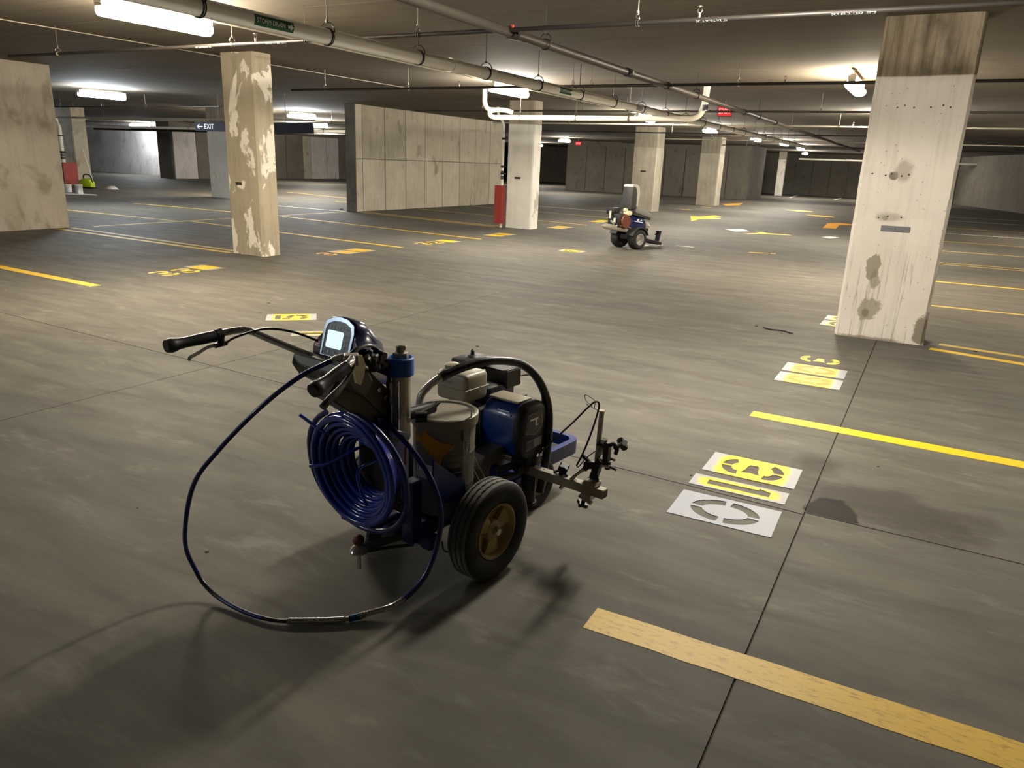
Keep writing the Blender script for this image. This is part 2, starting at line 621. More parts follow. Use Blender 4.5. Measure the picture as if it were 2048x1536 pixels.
simple('chrome', (206, 202, 196), 0.16, 0.8, 0.05, 18)
simple('cream_metal', (204, 194, 160), 0.4, 0.3, 0.1, 14)
simple('tank_grey', (150, 142, 122), 0.42, 0, 0.06, 10)
simple('bucket_grey', (122, 120, 112), 0.45, 0.2, 0.12, 10)
simple('lid_grey', (128, 122, 106), 0.5, 0.1, 0.1, 10)
simple('dripped_paint', (196, 140, 14), 0.4, 0, 0.25, 16)
simple('label_white', (236, 236, 234), 0.5, 0, 0.04, 8)
simple('label_dark', (26, 28, 48), 0.45, 0, 0.1, 8)
simple('label_grey', (130, 132, 136), 0.5, 0, 0.05, 8)
simple('label_yellow', (214, 180, 40), 0.5)
simple('label_red', (186, 60, 40), 0.5)
simple('button_grey', (226, 226, 222), 0.6, 0, 0.02)
simple('panel_black', (20, 22, 24), 0.35, 0, 0.05, 10)
simple('trim_silver', (206, 220, 236), 0.25, 0.4, 0.05, 10)
simple('exhaust_brown', (112, 62, 44), 0.5, 0.3, 0.2, 10)
simple('seat_dark', (46, 46, 44), 0.6, 0, 0.1, 10)
simple('seat_grey', (128, 124, 122), 0.6, 0, 0.08, 10)
simple('seat_pale', (182, 178, 174), 0.6, 0, 0.06, 10)
simple('cream_plastic', (224, 212, 170), 0.5, 0, 0.06, 10)
simple('lime_plastic', (188, 208, 40), 0.45, 0, 0.08, 10)
paint('yellow_deep', (196, 140, 0), (180, 124, 0), (0.7, 0.8))
simple('paper_white', (226, 222, 216), 0.8, 0, 0.05, 8)
simple('grit_dark', (44, 40, 36), 0.8)
simple('joint_dark', (64, 58, 51), 0.95)
emit('lcd_glow', (0.60, 0.90, 0.95), 0.95)
emit('exit_glow', (1.0, 0.01, 0.02), 0.5, (0.2, 0.0, 0.0))
emit('exit_letters', (1.0, 0.30, 0.30), 1.6, (0.4, 0.05, 0.05))
emit('tube_warm', (1.0, 0.88, 0.68), LAMP * 1.3)
emit('tube_neutral', (1.0, 0.94, 0.83), LAMP * 1.2)
emit('tube_near', (1.0, 0.94, 0.83), LAMP * 0.95)
emit('tube_cool', (0.86, 0.94, 1.0), LAMP)
emit('tube_dim', (0.86, 0.94, 1.0), LAMP * 0.55)
# ------------------------------------------------------------------ the shell of the garage
def floor():
    base = B()
    prism(base, [(-60, -6), (16, -6), (16, 75), (-60, 75)], -0.25, -0.007)
    f = struct(obj('floor', base, 'joint_dark'))
    g = 0.004
    # sawn joints run x = J(y) and y = K(x), as surveyed
    def Kx(x):
        return 3.64 - 0.037 * (x + 0.32) if x < -0.32 else 3.665
    bm = B()
    prism(bm, [(-60, 8.55), (16, 8.55), (16, 75), (-60, 75)], -0.007, 0.0)
    obj('slab_panel', bm, 'floor', f)
    xs = [(-60, -60), (-4.69, -4.69), (-0.32, -0.325), (16, 16)]
    ys = [lambda x: -6.0, Kx, lambda x: 8.55]
    for i in range(3):
        for j in range(2):
            bm = B()
            x0 = xs[i][0] + (g if i else 0)
            x1 = xs[i + 1][0] - (g if i < 2 else 0)
            y0a, y0b = ys[j](x0) + (g if j else 0), ys[j](x1) + (g if j else 0)
            y1a, y1b = ys[j + 1](x0) - (g if j == 0 else 0), ys[j + 1](x1) - (g if j == 0 else 0)
            prism(bm, [(x0, y0a), (x1, y0b), (x1, y1b), (x0, y1a)], -0.007, 0.0)
            obj('slab_panel', bm, 'floor', f)
floor()

bm = B()
box(bm, (-22, 34.5, CEIL + 0.15), (76, 81, 0.3))
ceil_o = struct(obj('ceiling', bm, 'ceiling'))
for (x0, y0, x1, y1) in ((-10.35, -5, -10.3, 14.2),):
    rm = B()
    L_ = math.hypot(x1 - x0, y1 - y0)
    box(rm, ((x0 + x1) / 2, (y0 + y1) / 2, CEIL - 0.004), (L_, 0.025, 0.014), (math.atan2(y1 - y0, x1 - x0), 'Z'), 0.004, 1)
    obj('form_ridge', rm, 'wall_pier', ceil_o)

def wall(name, poly, mat, h=CEIL):
    bm = B()
    prism(bm, poly, 0.0, h)
    return struct(obj(name, bm, mat))

wall('wall_left', [(-15.75, -4), (-15.2, -4), (-15.2, 9.12), (-15.75, 9.12)], 'wall_pier')

def panel_wall(name, x, y0, y1, thick, mats, ny, zs, gap=0.011):
    """formed concrete wall facing +x: core with proud panels in front of it"""
    bm = B()
    box(bm, (x - thick / 2 - 0.016, (y0 + y1) / 2, CEIL / 2), (thick, y1 - y0, CEIL))
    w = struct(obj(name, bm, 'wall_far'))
    ys = [y0, y0 + 0.3] + [y0 + 0.3 + (y1 - y0 - 0.3) * k / ny for k in range(1, ny + 1)]
    rnd = random.Random(4)
    for a, b in zip(ys[:-1], ys[1:]):
        for z0, z1 in zip(zs[:-1], zs[1:]):
            pm = B()
            box(pm, (x - 0.006 + rnd.uniform(-0.004, 0.005), (a + b) / 2, (z0 + z1) / 2), (0.03, b - a - gap * 2, z1 - z0 - gap * 2), None, 0.004, 1)
            obj('concrete_panel', pm, rnd.choice(mats), w)
    return w
panel_wall('wall_middle', -15.07, 17.72, 26.4, 0.36, ['wall_panel', 'wall_panel', 'wall_panel_b'], 8, [0.0, 1.52, CEIL])

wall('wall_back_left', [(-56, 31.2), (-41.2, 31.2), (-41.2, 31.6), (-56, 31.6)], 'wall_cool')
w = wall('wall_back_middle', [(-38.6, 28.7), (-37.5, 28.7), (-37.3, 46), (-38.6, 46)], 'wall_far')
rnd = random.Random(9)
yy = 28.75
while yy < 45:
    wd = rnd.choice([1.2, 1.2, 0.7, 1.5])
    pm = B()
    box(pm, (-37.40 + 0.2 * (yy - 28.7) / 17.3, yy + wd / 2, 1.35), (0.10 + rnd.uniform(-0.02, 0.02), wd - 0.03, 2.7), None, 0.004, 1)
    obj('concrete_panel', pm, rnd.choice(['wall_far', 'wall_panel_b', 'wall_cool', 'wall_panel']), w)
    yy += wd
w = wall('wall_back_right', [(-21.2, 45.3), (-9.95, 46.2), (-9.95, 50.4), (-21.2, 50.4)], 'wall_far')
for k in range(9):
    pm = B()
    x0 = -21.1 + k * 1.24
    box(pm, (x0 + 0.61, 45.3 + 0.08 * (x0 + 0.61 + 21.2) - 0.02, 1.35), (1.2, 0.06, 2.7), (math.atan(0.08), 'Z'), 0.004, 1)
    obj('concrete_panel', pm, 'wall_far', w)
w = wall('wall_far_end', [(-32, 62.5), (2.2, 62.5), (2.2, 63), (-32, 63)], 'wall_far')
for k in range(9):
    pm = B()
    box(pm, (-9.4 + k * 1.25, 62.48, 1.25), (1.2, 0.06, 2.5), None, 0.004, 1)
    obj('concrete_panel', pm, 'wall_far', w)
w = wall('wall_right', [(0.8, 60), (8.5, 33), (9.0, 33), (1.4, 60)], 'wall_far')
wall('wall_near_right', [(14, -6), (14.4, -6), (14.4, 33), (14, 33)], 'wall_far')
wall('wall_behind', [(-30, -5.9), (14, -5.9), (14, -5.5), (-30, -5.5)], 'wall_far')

# ------------------------------------------------------------------ columns
def column(x0, x1, y0, depth, mat, label, ch=0.028, group='concrete columns of the garage'):
    bm = B()
    y1 = y0 + depth
    poly = [(x0 + ch, y0), (x1 - ch, y0), (x1, y0 + ch), (x1, y1 - ch), (x1 - ch, y1), (x0 + ch, y1), (x0, y1 - ch), (x0, y0 + ch)]
    prism(bm, poly, 0.0, CEIL)
    # slightly uneven arrises so that the edges do not look machined
    bmesh.ops.subdivide_edges(bm, edges=[e for e in bm.edges if abs((e.verts[0].co - e.verts[1].co).z) > 1], cuts=24)
    r = random.Random(int(abs(x0 * 100)))
    for v in bm.verts:
        if 0.01 < v.co.z < CEIL - 0.01:
            v.co.x += r.uniform(-0.0035, 0.0035)
            v.co.y += r.uniform(-0.0035, 0.0035)
    o = obj('concrete_column', bm, mat)
    return tag(o, label, 'column', group)

colR = column(-0.73, 0.10, 8.36, 0.42, 'column_pale', 'pale concrete column nearest on the right, beside the stencilled 309')
column(-9.98, -9.27, 8.63, 0.38, 'column_patchy', 'patchy brown and white concrete column on the left, flaking coating')
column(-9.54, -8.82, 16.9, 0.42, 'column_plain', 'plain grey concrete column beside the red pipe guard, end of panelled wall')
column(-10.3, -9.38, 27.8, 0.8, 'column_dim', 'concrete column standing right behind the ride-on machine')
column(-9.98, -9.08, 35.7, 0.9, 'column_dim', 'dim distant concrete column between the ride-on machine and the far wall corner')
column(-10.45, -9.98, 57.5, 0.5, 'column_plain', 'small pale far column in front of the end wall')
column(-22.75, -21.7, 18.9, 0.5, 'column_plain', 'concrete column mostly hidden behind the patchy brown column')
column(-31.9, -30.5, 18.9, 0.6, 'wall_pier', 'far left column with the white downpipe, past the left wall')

# rows of form-tie holes on the near column: shallow dark plugs
for z, xs in ((2.24, (-0.6, -0.5, -0.44, -0.36, -0.22, -0.12, -0.06)), (1.62, (-0.62, -0.5, -0.45, -0.36, -0.3, -0.08, -0.02)), (1.22, (-0.5, -0.42, -0.3))):
    for x in xs:
        bm = B()
        cyl(bm, (x, 8.3605, z + 0.01 * math.sin(x * 40)), (x, 8.3585, z + 0.01 * math.sin(x * 40)), 0.009, 8)
        obj('tie_hole', bm, 'sign_plate_dark', colR)

def plate(x0, x1, z0, z1, y, mat, label, letter=None):
    bm = B()
    box(bm, ((x0 + x1) / 2, y - 0.004, (z0 + z1) / 2), (x1 - x0, 0.008, z1 - z0), None, 0.0015, 1)
    o = obj('column_sign', bm, mat)
    tag(o, label, 'sign', 'small plates on the columns')
    if letter:
        meshobj('lettering', text_mesh(letter, 0.036), 'sign_letter', o, ((x0 + x1) / 2, y - 0.0085, (z0 + z1) / 2), (math.pi / 2, 0, 0))
    return o
plate(-0.462, -0.205, 1.085, 1.14, 8.36, 'sign_plate', 'grey plate marked F on the near pale column', 'F')
plate(-9.79, -9.66, 1.09, 1.13, 8.63, 'sign_plate_dark', 'small dark plate on the patchy brown column')
plate(-9.31, -9.15, 1.2, 1.25, 16.9, 'sign_plate_dark', 'small dark plate on the plain grey column')
plate(-9.95, -9.75, 1.42, 1.48, 27.8, 'sign_plate_dark', 'tiny dark plate on the column behind the ride-on machine')

# ------------------------------------------------------------------ ceiling lamps
def lamp_proto(name, mat, label):
    t = thing(name, label, 'ceiling lamp', (0, 0, 0), 0, 'fluorescent strip lamps')
    bm = B()
    box(bm, (0, 0, 0.088), (0.11, 1.27, 0.07), None, 0.006, 1)
    box(bm, (0, 0, 0.135), (0.07, 1.1, 0.03))
    obj('housing', bm, 'fixture_white', t)
    bm = B()
    prof = [(-0.052, 0.055), (-0.088, 0.028), (-0.092, 0.0), (-0.075, -0.035), (-0.038, -0.052), (0.038, -0.052), (0.075, -0.035), (0.092, 0.0), (0.088, 0.028), (0.052, 0.055)]
    prism(bm, prof, -0.60, 0.60, 'XZ')
    obj('diffuser', bm, mat, t, True)
    for s in (-1, 1):
        bm = B()
        prism(bm, [(-0.05, 0.056), (-0.05, 0.03), (0.05, 0.03), (0.05, 0.056)], s * 0.602, s * 0.625, 'XZ')
        obj('end_cap', bm, 'fixture_white', t)
        bm = B()
        cyl(bm, (0, s * 0.45, 0.12), (0, s * 0.45, CEIL - 2.82), 0.006, 6)
        obj('stem', bm, 'galvanised', t)
    return t
LZ = 2.82
warm = lamp_proto('strip_lamp', 'tube_warm', 'fluorescent strip lamp at top left, under the storm drain pipe')
warm.location = (-7.15, 5.45, LZ)
neutral = lamp_proto('strip_lamp', 'tube_neutral', 'fluorescent strip lamp just over the column with red pipe guard')
neutral.location = (-7.2, 12.75, LZ)
cool = lamp_proto('strip_lamp', 'tube_cool', 'cool white strip lamp between the patchy column and the panelled wall')
cool.location = (-19.7, 20.4, LZ)
near_lamp = lamp_proto('strip_lamp', 'tube_near', 'fluorescent strip lamp at the very top edge, right of centre')
near_lamp.location = (-1.2, 5.15, LZ)
dup(warm, (-1.36, 12.75, LZ), None, 'fluorescent strip lamp just left of the near pale column top')
dup(neutral, (-1.36, 20.1, LZ), None, 'strip lamp hidden behind the near pale column')
dup(neutral, (-7.2, 20.1, LZ), None, 'strip lamp over the column behind the ride-on machine')
dup(neutral, (-7.1, 26.3, LZ), None, 'strip lamp below the red exit sign, right of the drain elbow')
dup(neutral, (-6.9, 32.6, LZ), None, 'distant strip lamp, third from the drain elbow along the aisle')
dup(neutral, (-6.6, 37.2, LZ), None, 'distant strip lamp over the small pale far column')
dup(neutral, (-6.75, 42.7, LZ), None, 'farthest strip lamp, right of the small pale far column')
dup(neutral, (-8.2, 54.0, LZ), None, 'added strip lamp beyond the far wall corner, brightening the small pale column')  # lamp added here to brighten the small far column
dup(cool, (-19.2, 12.8, LZ), None, 'cool white strip lamp at left between the left wall and the patchy column')
dup(warm, (-22.6, 20.5, LZ), None, 'warm strip lamp mostly hidden behind the patchy column')
dup(neutral, (-18.8, 39.7, LZ), None, 'small far strip lamp right of the plain grey column')
dup(cool, (-36, 17.0, LZ), None, 'cool strip lamp hidden past the left wall')
dup(neutral, (-24.0, 25.7, LZ), None, 'strip lamp between the patchy column and panelled wall, beyond the cool lamp')
dup(neutral, (-31.0, 33.0, LZ), None, 'far strip lamp low between the patchy column and panelled wall')
dup(neutral, (-26, 50.5, LZ), None, 'added strip lamp far away, brightening the gap right of the plain grey column')  # added to light the otherwise dark wall and floor beyond the gap
dup(neutral, (-3.0, 56.0, LZ), None, 'added strip lamp brightening the end wall, unseen behind the near column')  # added out of sight to lift the dark end wall
dup(cool, (-41.8, 30.0, LZ), None, 'cool strip lamp over the far left wall')
back_lamp = lamp_proto('strip_lamp', 'tube_dim', 'dim cool strip lamp added unseen behind the camera on the left')
back_lamp.location = (-7.15, -2.2, LZ)  # unseen, added to lift the left foreground; lamp row assumed to continue
dup(warm, (4.5, 12.75, LZ), None, 'strip lamp beyond the right edge, past the near pale column')
dup(warm, (4.5, 26.0, LZ), None, 'strip lamp beyond the right edge in the distance')

bm = B()
for a, b in (((-7.15, 6.05, 2.93), (-7.2, 12.1, 2.93)), ((-7.2, 13.4, 2.93), (-7.2, 19.4, 2.93)), ((-7.15, 4.85, 2.93), (-7.15, -1.5, 2.93))):
    cyl(bm, a, b, 0.011, 6)
for y in (-1, 2, 7, 9, 11, 15, 17.5):
    cyl(bm, (-7.18, y, 2.93), (-7.18, y, CEIL - 0.001), 0.006, 6)
tag(obj('conduit', bm, 'pipe_pale'), 'thin pale conduit running between the strip lamps over the aisle', 'conduit')

# ------------------------------------------------------------------ pipes
def ring_pts(c, r, n, plane='XZ', a0=0.0, a1=2 * math.pi):
    out = []
    for k in range(n + 1):
        t = a0 + (a1 - a0) * k / n
        if plane == 'XZ':
            out.append((c[0] + r * math.cos(t), c[1], c[2] + r * math.sin(t)))
        else:
            out.append((c[0], c[1] + r * math.cos(t), c[2] + r * math.sin(t)))
    return out

_hm = {}
def hanger(parent, c, r, axis='Y', mat='hanger_black'):
    """clevis hanger: strap under the pipe, bow over it, threaded rod to the slab"""
    zw = parent.location.z + c[2]
    key = (round(r, 3), axis, round(zw, 3), mat)
    if key not in _hm:
        bm = B()
        pl = 'XZ' if axis == 'Y' else 'YZ'
        for d in (-0.010, 0.010):
            off = (0, d, 0) if axis == 'Y' else (d, 0, 0)
            tube(bm, ring_pts(off, r + 0.004, 20, pl)[:-1], 0.0045, 5, True)
        tube(bm, ring_pts((0, 0, 0.035), r + 0.016, 12, pl, 0.0, math.pi), 0.006, 5)
        a = (-(r + 0.02), 0, 0.035) if axis == 'Y' else (0, -(r + 0.02), 0.035)
        b = (r + 0.02, 0, 0.035) if axis == 'Y' else (0, r + 0.02, 0.035)
        cyl(bm, a, b, 0.004, 6)
        cyl(bm, (0, 0, r + 0.045), (0, 0, r + 0.07), 0.012, 6)
        cyl(bm, (0, 0, r + 0.04), (0, 0, CEIL - zw), 0.005, 6)
        me = bpy.data.meshes.new('hanger')
        bm.to_mesh(me)
        bm.free()
        me.materials.append(MATS[mat])
        _hm[key] = me
    return meshobj('hanger', _hm[key], None, parent, c)

# storm drain: grey PVC main down the aisle
SD = thing('storm_drain_pipe', 'large pale grey storm drain pipe hung along the ceiling', 'pipe', (-4.98, 0, 2.6))
bm = B()
cyl(bm, (0, -3.5, 0), (0, 34, 0), 0.066, 24)
obj('pipe_run', bm, 'pvc_grey', SD, True)
for y in (7.55, 13.9, 19.6, 25.5):
    bm = B()
    cyl(bm, (0, y - 0.09, 0), (0, y + 0.09, 0), 0.075, 24)
    obj('coupling', bm, 'pvc_grey', SD, True)
y = 4.15
while y < 31:
    hanger(SD, (0, y, 0), 0.068)
    y += 1.36
def pipe_label(parent, y, w, h, txt, mat, tmat, ts):
    # a sticker bent round the camera-facing flank of the pipe
    bm = B()
    a0, a1 = math.radians(-42), math.radians(30)
    R = 0.0675
    n = 6
    vs = []
    for k in range(n + 1):
        t = a0 + (a1 - a0) * k / n
        vs.append([bm.verts.new((R * math.cos(t), y + s * w / 2, R * math.sin(t))) for s in (-1, 1)])
    for k in range(n):
        bm.faces.new((vs[k][0], vs[k][1], vs[k + 1][1], vs[k + 1][0]))
    o = obj('pipe_label', bm, mat, parent, True)
    if txt:
        me = refine(text_mesh(txt, ts, 0.0, 'CENTER', 0.92), 0.012)
        for v in me.vertices:
            u, vv = v.co.x, v.co.y
            t = (a0 + a1) / 2 + vv / R
            v.co = (R * 1.02 * math.cos(t), y + u - w * 0.09, R * 1.02 * math.sin(t))
        meshobj('lettering', me, tmat, o)
        # arrow
        am = flat_mesh([[(-0.03, -0.01), (0.0, -0.01), (0.0, -0.024), (0.034, 0), (0.0, 0.024), (0.0, 0.01), (-0.03, 0.01)]], 0.0)
        refine(am, 0.012)
        for v in am.vertices:
            u, vv = v.co.x, v.co.y
            t = (a0 + a1) / 2 + vv / R
            v.co = (R * 1.02 * math.cos(t), y + w * 0.41 + u, R * 1.02 * math.sin(t))
        meshobj('arrow', am, tmat, o)
    return o
pipe_label(SD, 4.83, 0.42, 0.08, 'STORM DRAIN', 'sign_green', 'sign_white', 0.050)
pipe_label(SD, 10.35, 0.40, 0.08, 'STORM DRAIN', 'sign_green', 'sign_white', 0.052)
pipe_label(SD, 13.4, 0.30, 0.08, None, 'sign_plate', 'sign_white', 0.05)

# cross drain with an elbow rising at each end
XD = thing('cross_drain_pipe', 'white cross drain pipe passing in front of the plain grey column', 'pipe', (0, 14.2, 2.47))
bm = B()
cyl(bm, (-8.35, 0, 0), (-4.35, 0, 0), 0.052, 20)
obj('pipe_run', bm, 'pvc_white', XD, True)
bm = B()
tube(bm, catmull([(-4.4, 0, 0), (-4.2, 0, 0.005), (-4.05, 0, 0.09), (-3.99, 0, 0.24), (-3.98, 0, 0.33)], 6), 0.056, 20)
obj('elbow', bm, 'pvc_white', XD, True)
bm = B()
cyl(bm, (-3.98, 0, 0.27), (-3.97, 0, CEIL - 2.47), 0.058, 20)
obj('riser', bm, 'pvc_white', XD, True)
bm = B()
cyl(bm, (-3.985, 0, 0.14), (-3.98, 0, 0.24), 0.062, 20)
obj('coupling', bm, 'sign_plate', XD, True)
bm = B()
tube(bm, catmull([(-8.3, 0, 0), (-8.42, -0.02, 0.02), (-8.44, -0.05, 0.1), (-8.3, -0.06, 0.14), (-8.1, -0.02, 0.14), (-7.95, 0.05, 0.1)], 6), 0.045, 16)
tube(bm, catmull([(-8.3, -0.06, 0.14), (-8.48, -0.05, 0.16), (-8.58, -0.02, 0.28), (-8.6, 0, 0.42), (-8.6, 0, CEIL - 2.47)], 6), 0.05, 16)
obj('trap', bm, 'pvc_white', XD, True)
for x in (-7.75, -6.5, -5.4):
    hanger(XD, (x, 0, 0), 0.054, 'X', 'hanger_steel')

# sprinkler main and its branch lines
SM = thing('sprinkler_main', 'dark sprinkler main pipe running away under the ceiling, right of storm drain', 'pipe', (-3.52, 0, 2.69))
bm = B()
cyl(bm, (0, -3.5, 0), (-0.15, 40, 0), 0.041, 18)
obj('pipe_run', bm, 'pipe_mid', SM, True)
for y in (6.3, 9.2, 10.75, 15.6, 18.8, 24.8):
    bm = B()
    cyl(bm, (-0.004 * y, y - 0.05, 0), (-0.004 * y, y + 0.05, 0), 0.053, 16)
    for s in (-1, 1):
        box(bm, (-0.004 * y + s * 0.055, y, 0), (0.03, 0.05, 0.03))
    obj('coupling', bm, 'hanger_black', SM)
for y in (3.2, 6.95, 12.2, 16.9, 21, 26):
    hanger(SM, (-0.004 * y, y, 0), 0.043)
bm = B()
box(bm, (0.03, 6.2, 0.035), (0.02, 0.03, 0.035), None, 0.006, 2)
obj('valve_tag', bm, 'label_red', SM)

_spr = None
def sprinkler_head(parent, p):
    global _spr
    if _spr is None:
        bm = B()
        cyl(bm, (0, 0, 0), (0, 0, 0.035), 0.012, 8)
        tube(bm, [(-0.012, 0, 0.035), (-0.018, 0, 0.055), (0, 0, 0.075)], 0.003, 5)
        tube(bm, [(0.012, 0, 0.035), (0.018, 0, 0.055), (0, 0, 0.075)], 0.003, 5)
        cyl(bm, (0, 0, 0.075), (0, 0, 0.08), 0.022, 10)
        _spr = bpy.data.meshes.new('sprinkler_head')
        bm.to_mesh(_spr)
        bm.free()
        _spr.materials.append(MATS['hanger_steel'])
    return meshobj('sprinkler_head', _spr, None, parent, p)

def branch(y, x0, x1, mat, label, heads, rods, z=2.70, r=0.02):
    t = thing('sprinkler_branch', label, 'pipe', (0, y, z), 0, 'sprinkler branch lines across the ceiling')
    bm = B()
    cyl(bm, (x0, 0, 0), (x1, 0, 0), r, 12)
    obj('pipe_run', bm, mat, t, True)
    for x in heads:
        sprinkler_head(t, (x, 0, r * 0.8))
    for x in rods:
        hanger(t, (x, 0, 0), r, 'X', 'hanger_steel')
    return t
b1 = branch(6.2, -11.2, 7, 'pipe_dark', 'nearest sprinkler branch pipe with printed lettering, crossing under top lamp', (-6.6, -1.85, 2.5), (-10.1, -6.95, -5.9, -4.5, -2.35, 1.4), 2.70, 0.019)
for x, s in ((-0.75, 'STEEL SPRINKLER PIPE'), (-1.75, 'UL FM ASTM A135'), (-6.3, 'STEEL SPRINKLER PIPE'), (-7.4, 'UL FM ASTM A135')):
    me = text_mesh(s, 0.030, 0.0)
    for v in me.vertices:
        u, vv = -v.co.x, -v.co.y
        t_ = math.radians(-125) + vv / 0.019
        v.co = (x + u, 0.0194 * math.cos(t_), 0.0194 * math.sin(t_))
    meshobj('lettering', me, 'sign_white', b1)
branch(10.75, -10.6, 10, 'pipe_dark', 'second sprinkler branch pipe, passing just behind the near column lamp', (-2.0, 2.5, -7), (-9.8, -8.0, -5.0, -4.7, -2.6, 3))
branch(15.6, -11.4, 12, 'pipe_dark', 'third sprinkler branch pipe, crossing in front of the red exit sign', (-1.3, -7), (-9.5, -6, -2.2, 3))
branch(20.3, -12, 12, 'pipe_pale', 'fourth sprinkler branch pipe, coloured pale for reflected light, beyond the red exit sign', (-2.1, -7), (-9.5, -2.4))  # dark steel pipe; its pale colour stands in for reflected lamp light
branch(25.0, -14, 12, 'pipe_dark', 'fifth sprinkler branch pipe over the far aisle', (-6,), (-8, -3))
branch(30.0, -14, 12, 'pipe_pale', 'sixth sprinkler branch pipe over the far aisle', (-6,), (-8, -3))  # pale colour again imitates light reflecting off dark steel
branch(36.0, -14, 8, 'pipe_dark', 'seventh and farthest sprinkler branch pipe', (-6,), (-8, -3))
branch(14.6, -36, -17, 'pipe_dark', 'dark branch pipe at far left beneath the cool lamp', (-22,), (-30, -24, -20))
branch(20.0, -40, -16.2, 'pipe_pale', 'pale branch pipe at far left behind the blue exit board', (-22,), (-30, -24, -18), 2.62, 0.03)
branch(24.0, -40, -16.2, 'pvc_white', 'white drain pipe at far left behind the blue exit board', (), (-34, -30, -26, -22), 2.5, 0.06)
branch(17.5, -38, -16.4, 'pipe_pale', 'pale pipe at far left just above the blue exit board', (-20,), (-33, -28, -20), 2.55, 0.028)
branch(26.0, -40, -16.4, 'pipe_dark', 'dark pipe at far left in front of the far walls', (), (-34, -28, -22), 2.45, 0.05)
branch(57.0, -9, 3, 'pvc_white', 'white pipe along the top of the end wall', (), (-6, -3), 2.55, 0.06)

# conduit run and a low duct at far left
bm = B()
box(bm, (-31, 26.5, 2.55), (13, 0.25, 0.16), None, 0.01, 1)
for x in (-36, -33, -29, -26):
    cyl(bm, (x, 26.5, 2.6), (x, 26.5, CEIL - 0.001), 0.01, 6)
tag(obj('cable_tray', bm, 'pipe_dark'), 'dark cable tray crossing the ceiling in front of the far left wall', 'cable tray')

# downpipes with red guards
def downpipe(px, py, r, guard, label_p, label_g, gw, gh, z1):
    t = thing('downpipe', label_p, 'pipe', (px, py, 0))
    bm = B()
    cyl(bm, (0, 0, 0.0), (0, 0, z1), r, 14)
    obj('pipe_run', bm, 'pvc_white', t, True)
    bm = B()
    tube(bm, catmull([(0, 0, z1 - 0.02), (0, 0, z1 + 0.1), (-0.06, 0, z1 + 0.22), (-0.16, 0.02, z1 + 0.32), (-0.2, 0.02, min(CEIL - 0.01, z1 + 0.52))], 5), r, 14)
    obj('offset_bend', bm, 'pvc_white', t, True)
    for z in (0.98 + gh * 0.3, z1 * 0.62, z1 * 0.9):
        bm = B()
        cyl(bm, (0, 0, z), (0, 0, z + 0.05), r * 1.25, 14)
        box(bm, (0, 0.05, z + 0.025), (r * 3.0, 0.1, 0.03))
        obj('clamp', bm, 'hanger_black', t)
    for z in (z1 * 0.5, z1 * 0.55):
        bm = B()
        cyl(bm, (0, 0, z), (0, 0, z + 0.09), r * 1.03, 14)
        obj('pipe_label', bm, 'sign_plate_dark', t, True)
    g = B()
    d = gw * 0.9
    pr = [(-gw / 2, -d / 2), (gw / 2, -d / 2), (gw / 2, d / 2), (gw / 2 - 0.012, d / 2), (gw / 2 - 0.012, -d / 2 + 0.012), (-gw / 2 + 0.012, -d / 2 + 0.012), (-gw / 2 + 0.012, d / 2), (-gw / 2, d / 2)]
    prism(g, pr, 0.1, gh)
    o = obj('pipe_guard', g, 'red_guard', None, False, (px + guard[0], py + guard[1], 0))
    tag(o, label_g, 'guard', 'red steel guards round the downpipes')
downpipe(-9.60, 16.78, 0.034, (-0.04, -0.02), 'white downpipe on the left side of the plain grey column', 'red steel guard at the foot of the plain grey column', 0.20, 1.03, 2.35)
downpipe(-30.2, 18.2, 0.085, (0.10, 0.0), 'white downpipe at far left beside the left wall edge', 'red steel guard at far left beside the left wall edge', 0.62, 0.93, 2.1)

# ------------------------------------------------------------------ signs
ex = thing('exit_sign', 'glowing red EXIT sign hung from the ceiling over the aisle', 'exit sign', (-4.32, 17.0, 2.8), math.radians(14))
bm = B()
box(bm, (0, 0, 0), (0.30, 0.05, 0.20), None, 0.006, 1)
obj('housing', bm, 'exit_body', ex)
bm = B()
box(bm, (0, -0.027, 0), (0.28, 0.004, 0.18))
obj('lit_panel', bm, 'exit_glow', ex)
meshobj('lettering', text_mesh('EXIT', 0.15, 0.001, 'CENTER', 0.85), 'exit_letters', ex, (0, -0.031, 0), (math.pi / 2, 0, 0))
bm = B()
cyl(bm, (0, 0, 0.1), (0, 0, CEIL - 2.8), 0.008, 6)
obj('stem', bm, 'hanger_steel', ex)
ex2 = thing('exit_sign', 'tiny distant red exit sign right of the plain grey column', 'exit sign', (-16.5, 36.5, 2.62), math.radians(20))
bm = B()
box(bm, (0, 0, 0), (0.30, 0.05, 0.22), None, 0.006, 1)
obj('housing', bm, 'exit_body', ex2)
bm = B()
box(bm, (0, -0.027, 0), (0.27, 0.004, 0.19))
obj('lit_panel', bm, 'exit_glow', ex2)
meshobj('lettering', text_mesh('EXIT', 0.14, 0.001, 'CENTER', 0.85), 'exit_letters', ex2, (0, -0.031, 0), (math.pi / 2, 0, 0))
bm = B()
cyl(bm, (0, 0, 0.1), (0, 0, CEIL - 2.62), 0.01, 6)
obj('stem', bm, 'hanger_steel', ex2)
bd = thing('direction_board', 'long dark blue hanging board reading EXIT with left arrow, behind the patchy column', 'sign', (-15.75, 14.5, 2.2))
bm = B()
box(bm, (0, 0, 0), (4.2, 0.06, 0.235), None, 0.005, 1)
obj('board', bm, 'sign_blue', bd)
meshobj('lettering', text_mesh('EXIT', 0.18), 'sign_white', bd, (-1.55, -0.032, -0.005), (math.pi / 2, 0, 0))
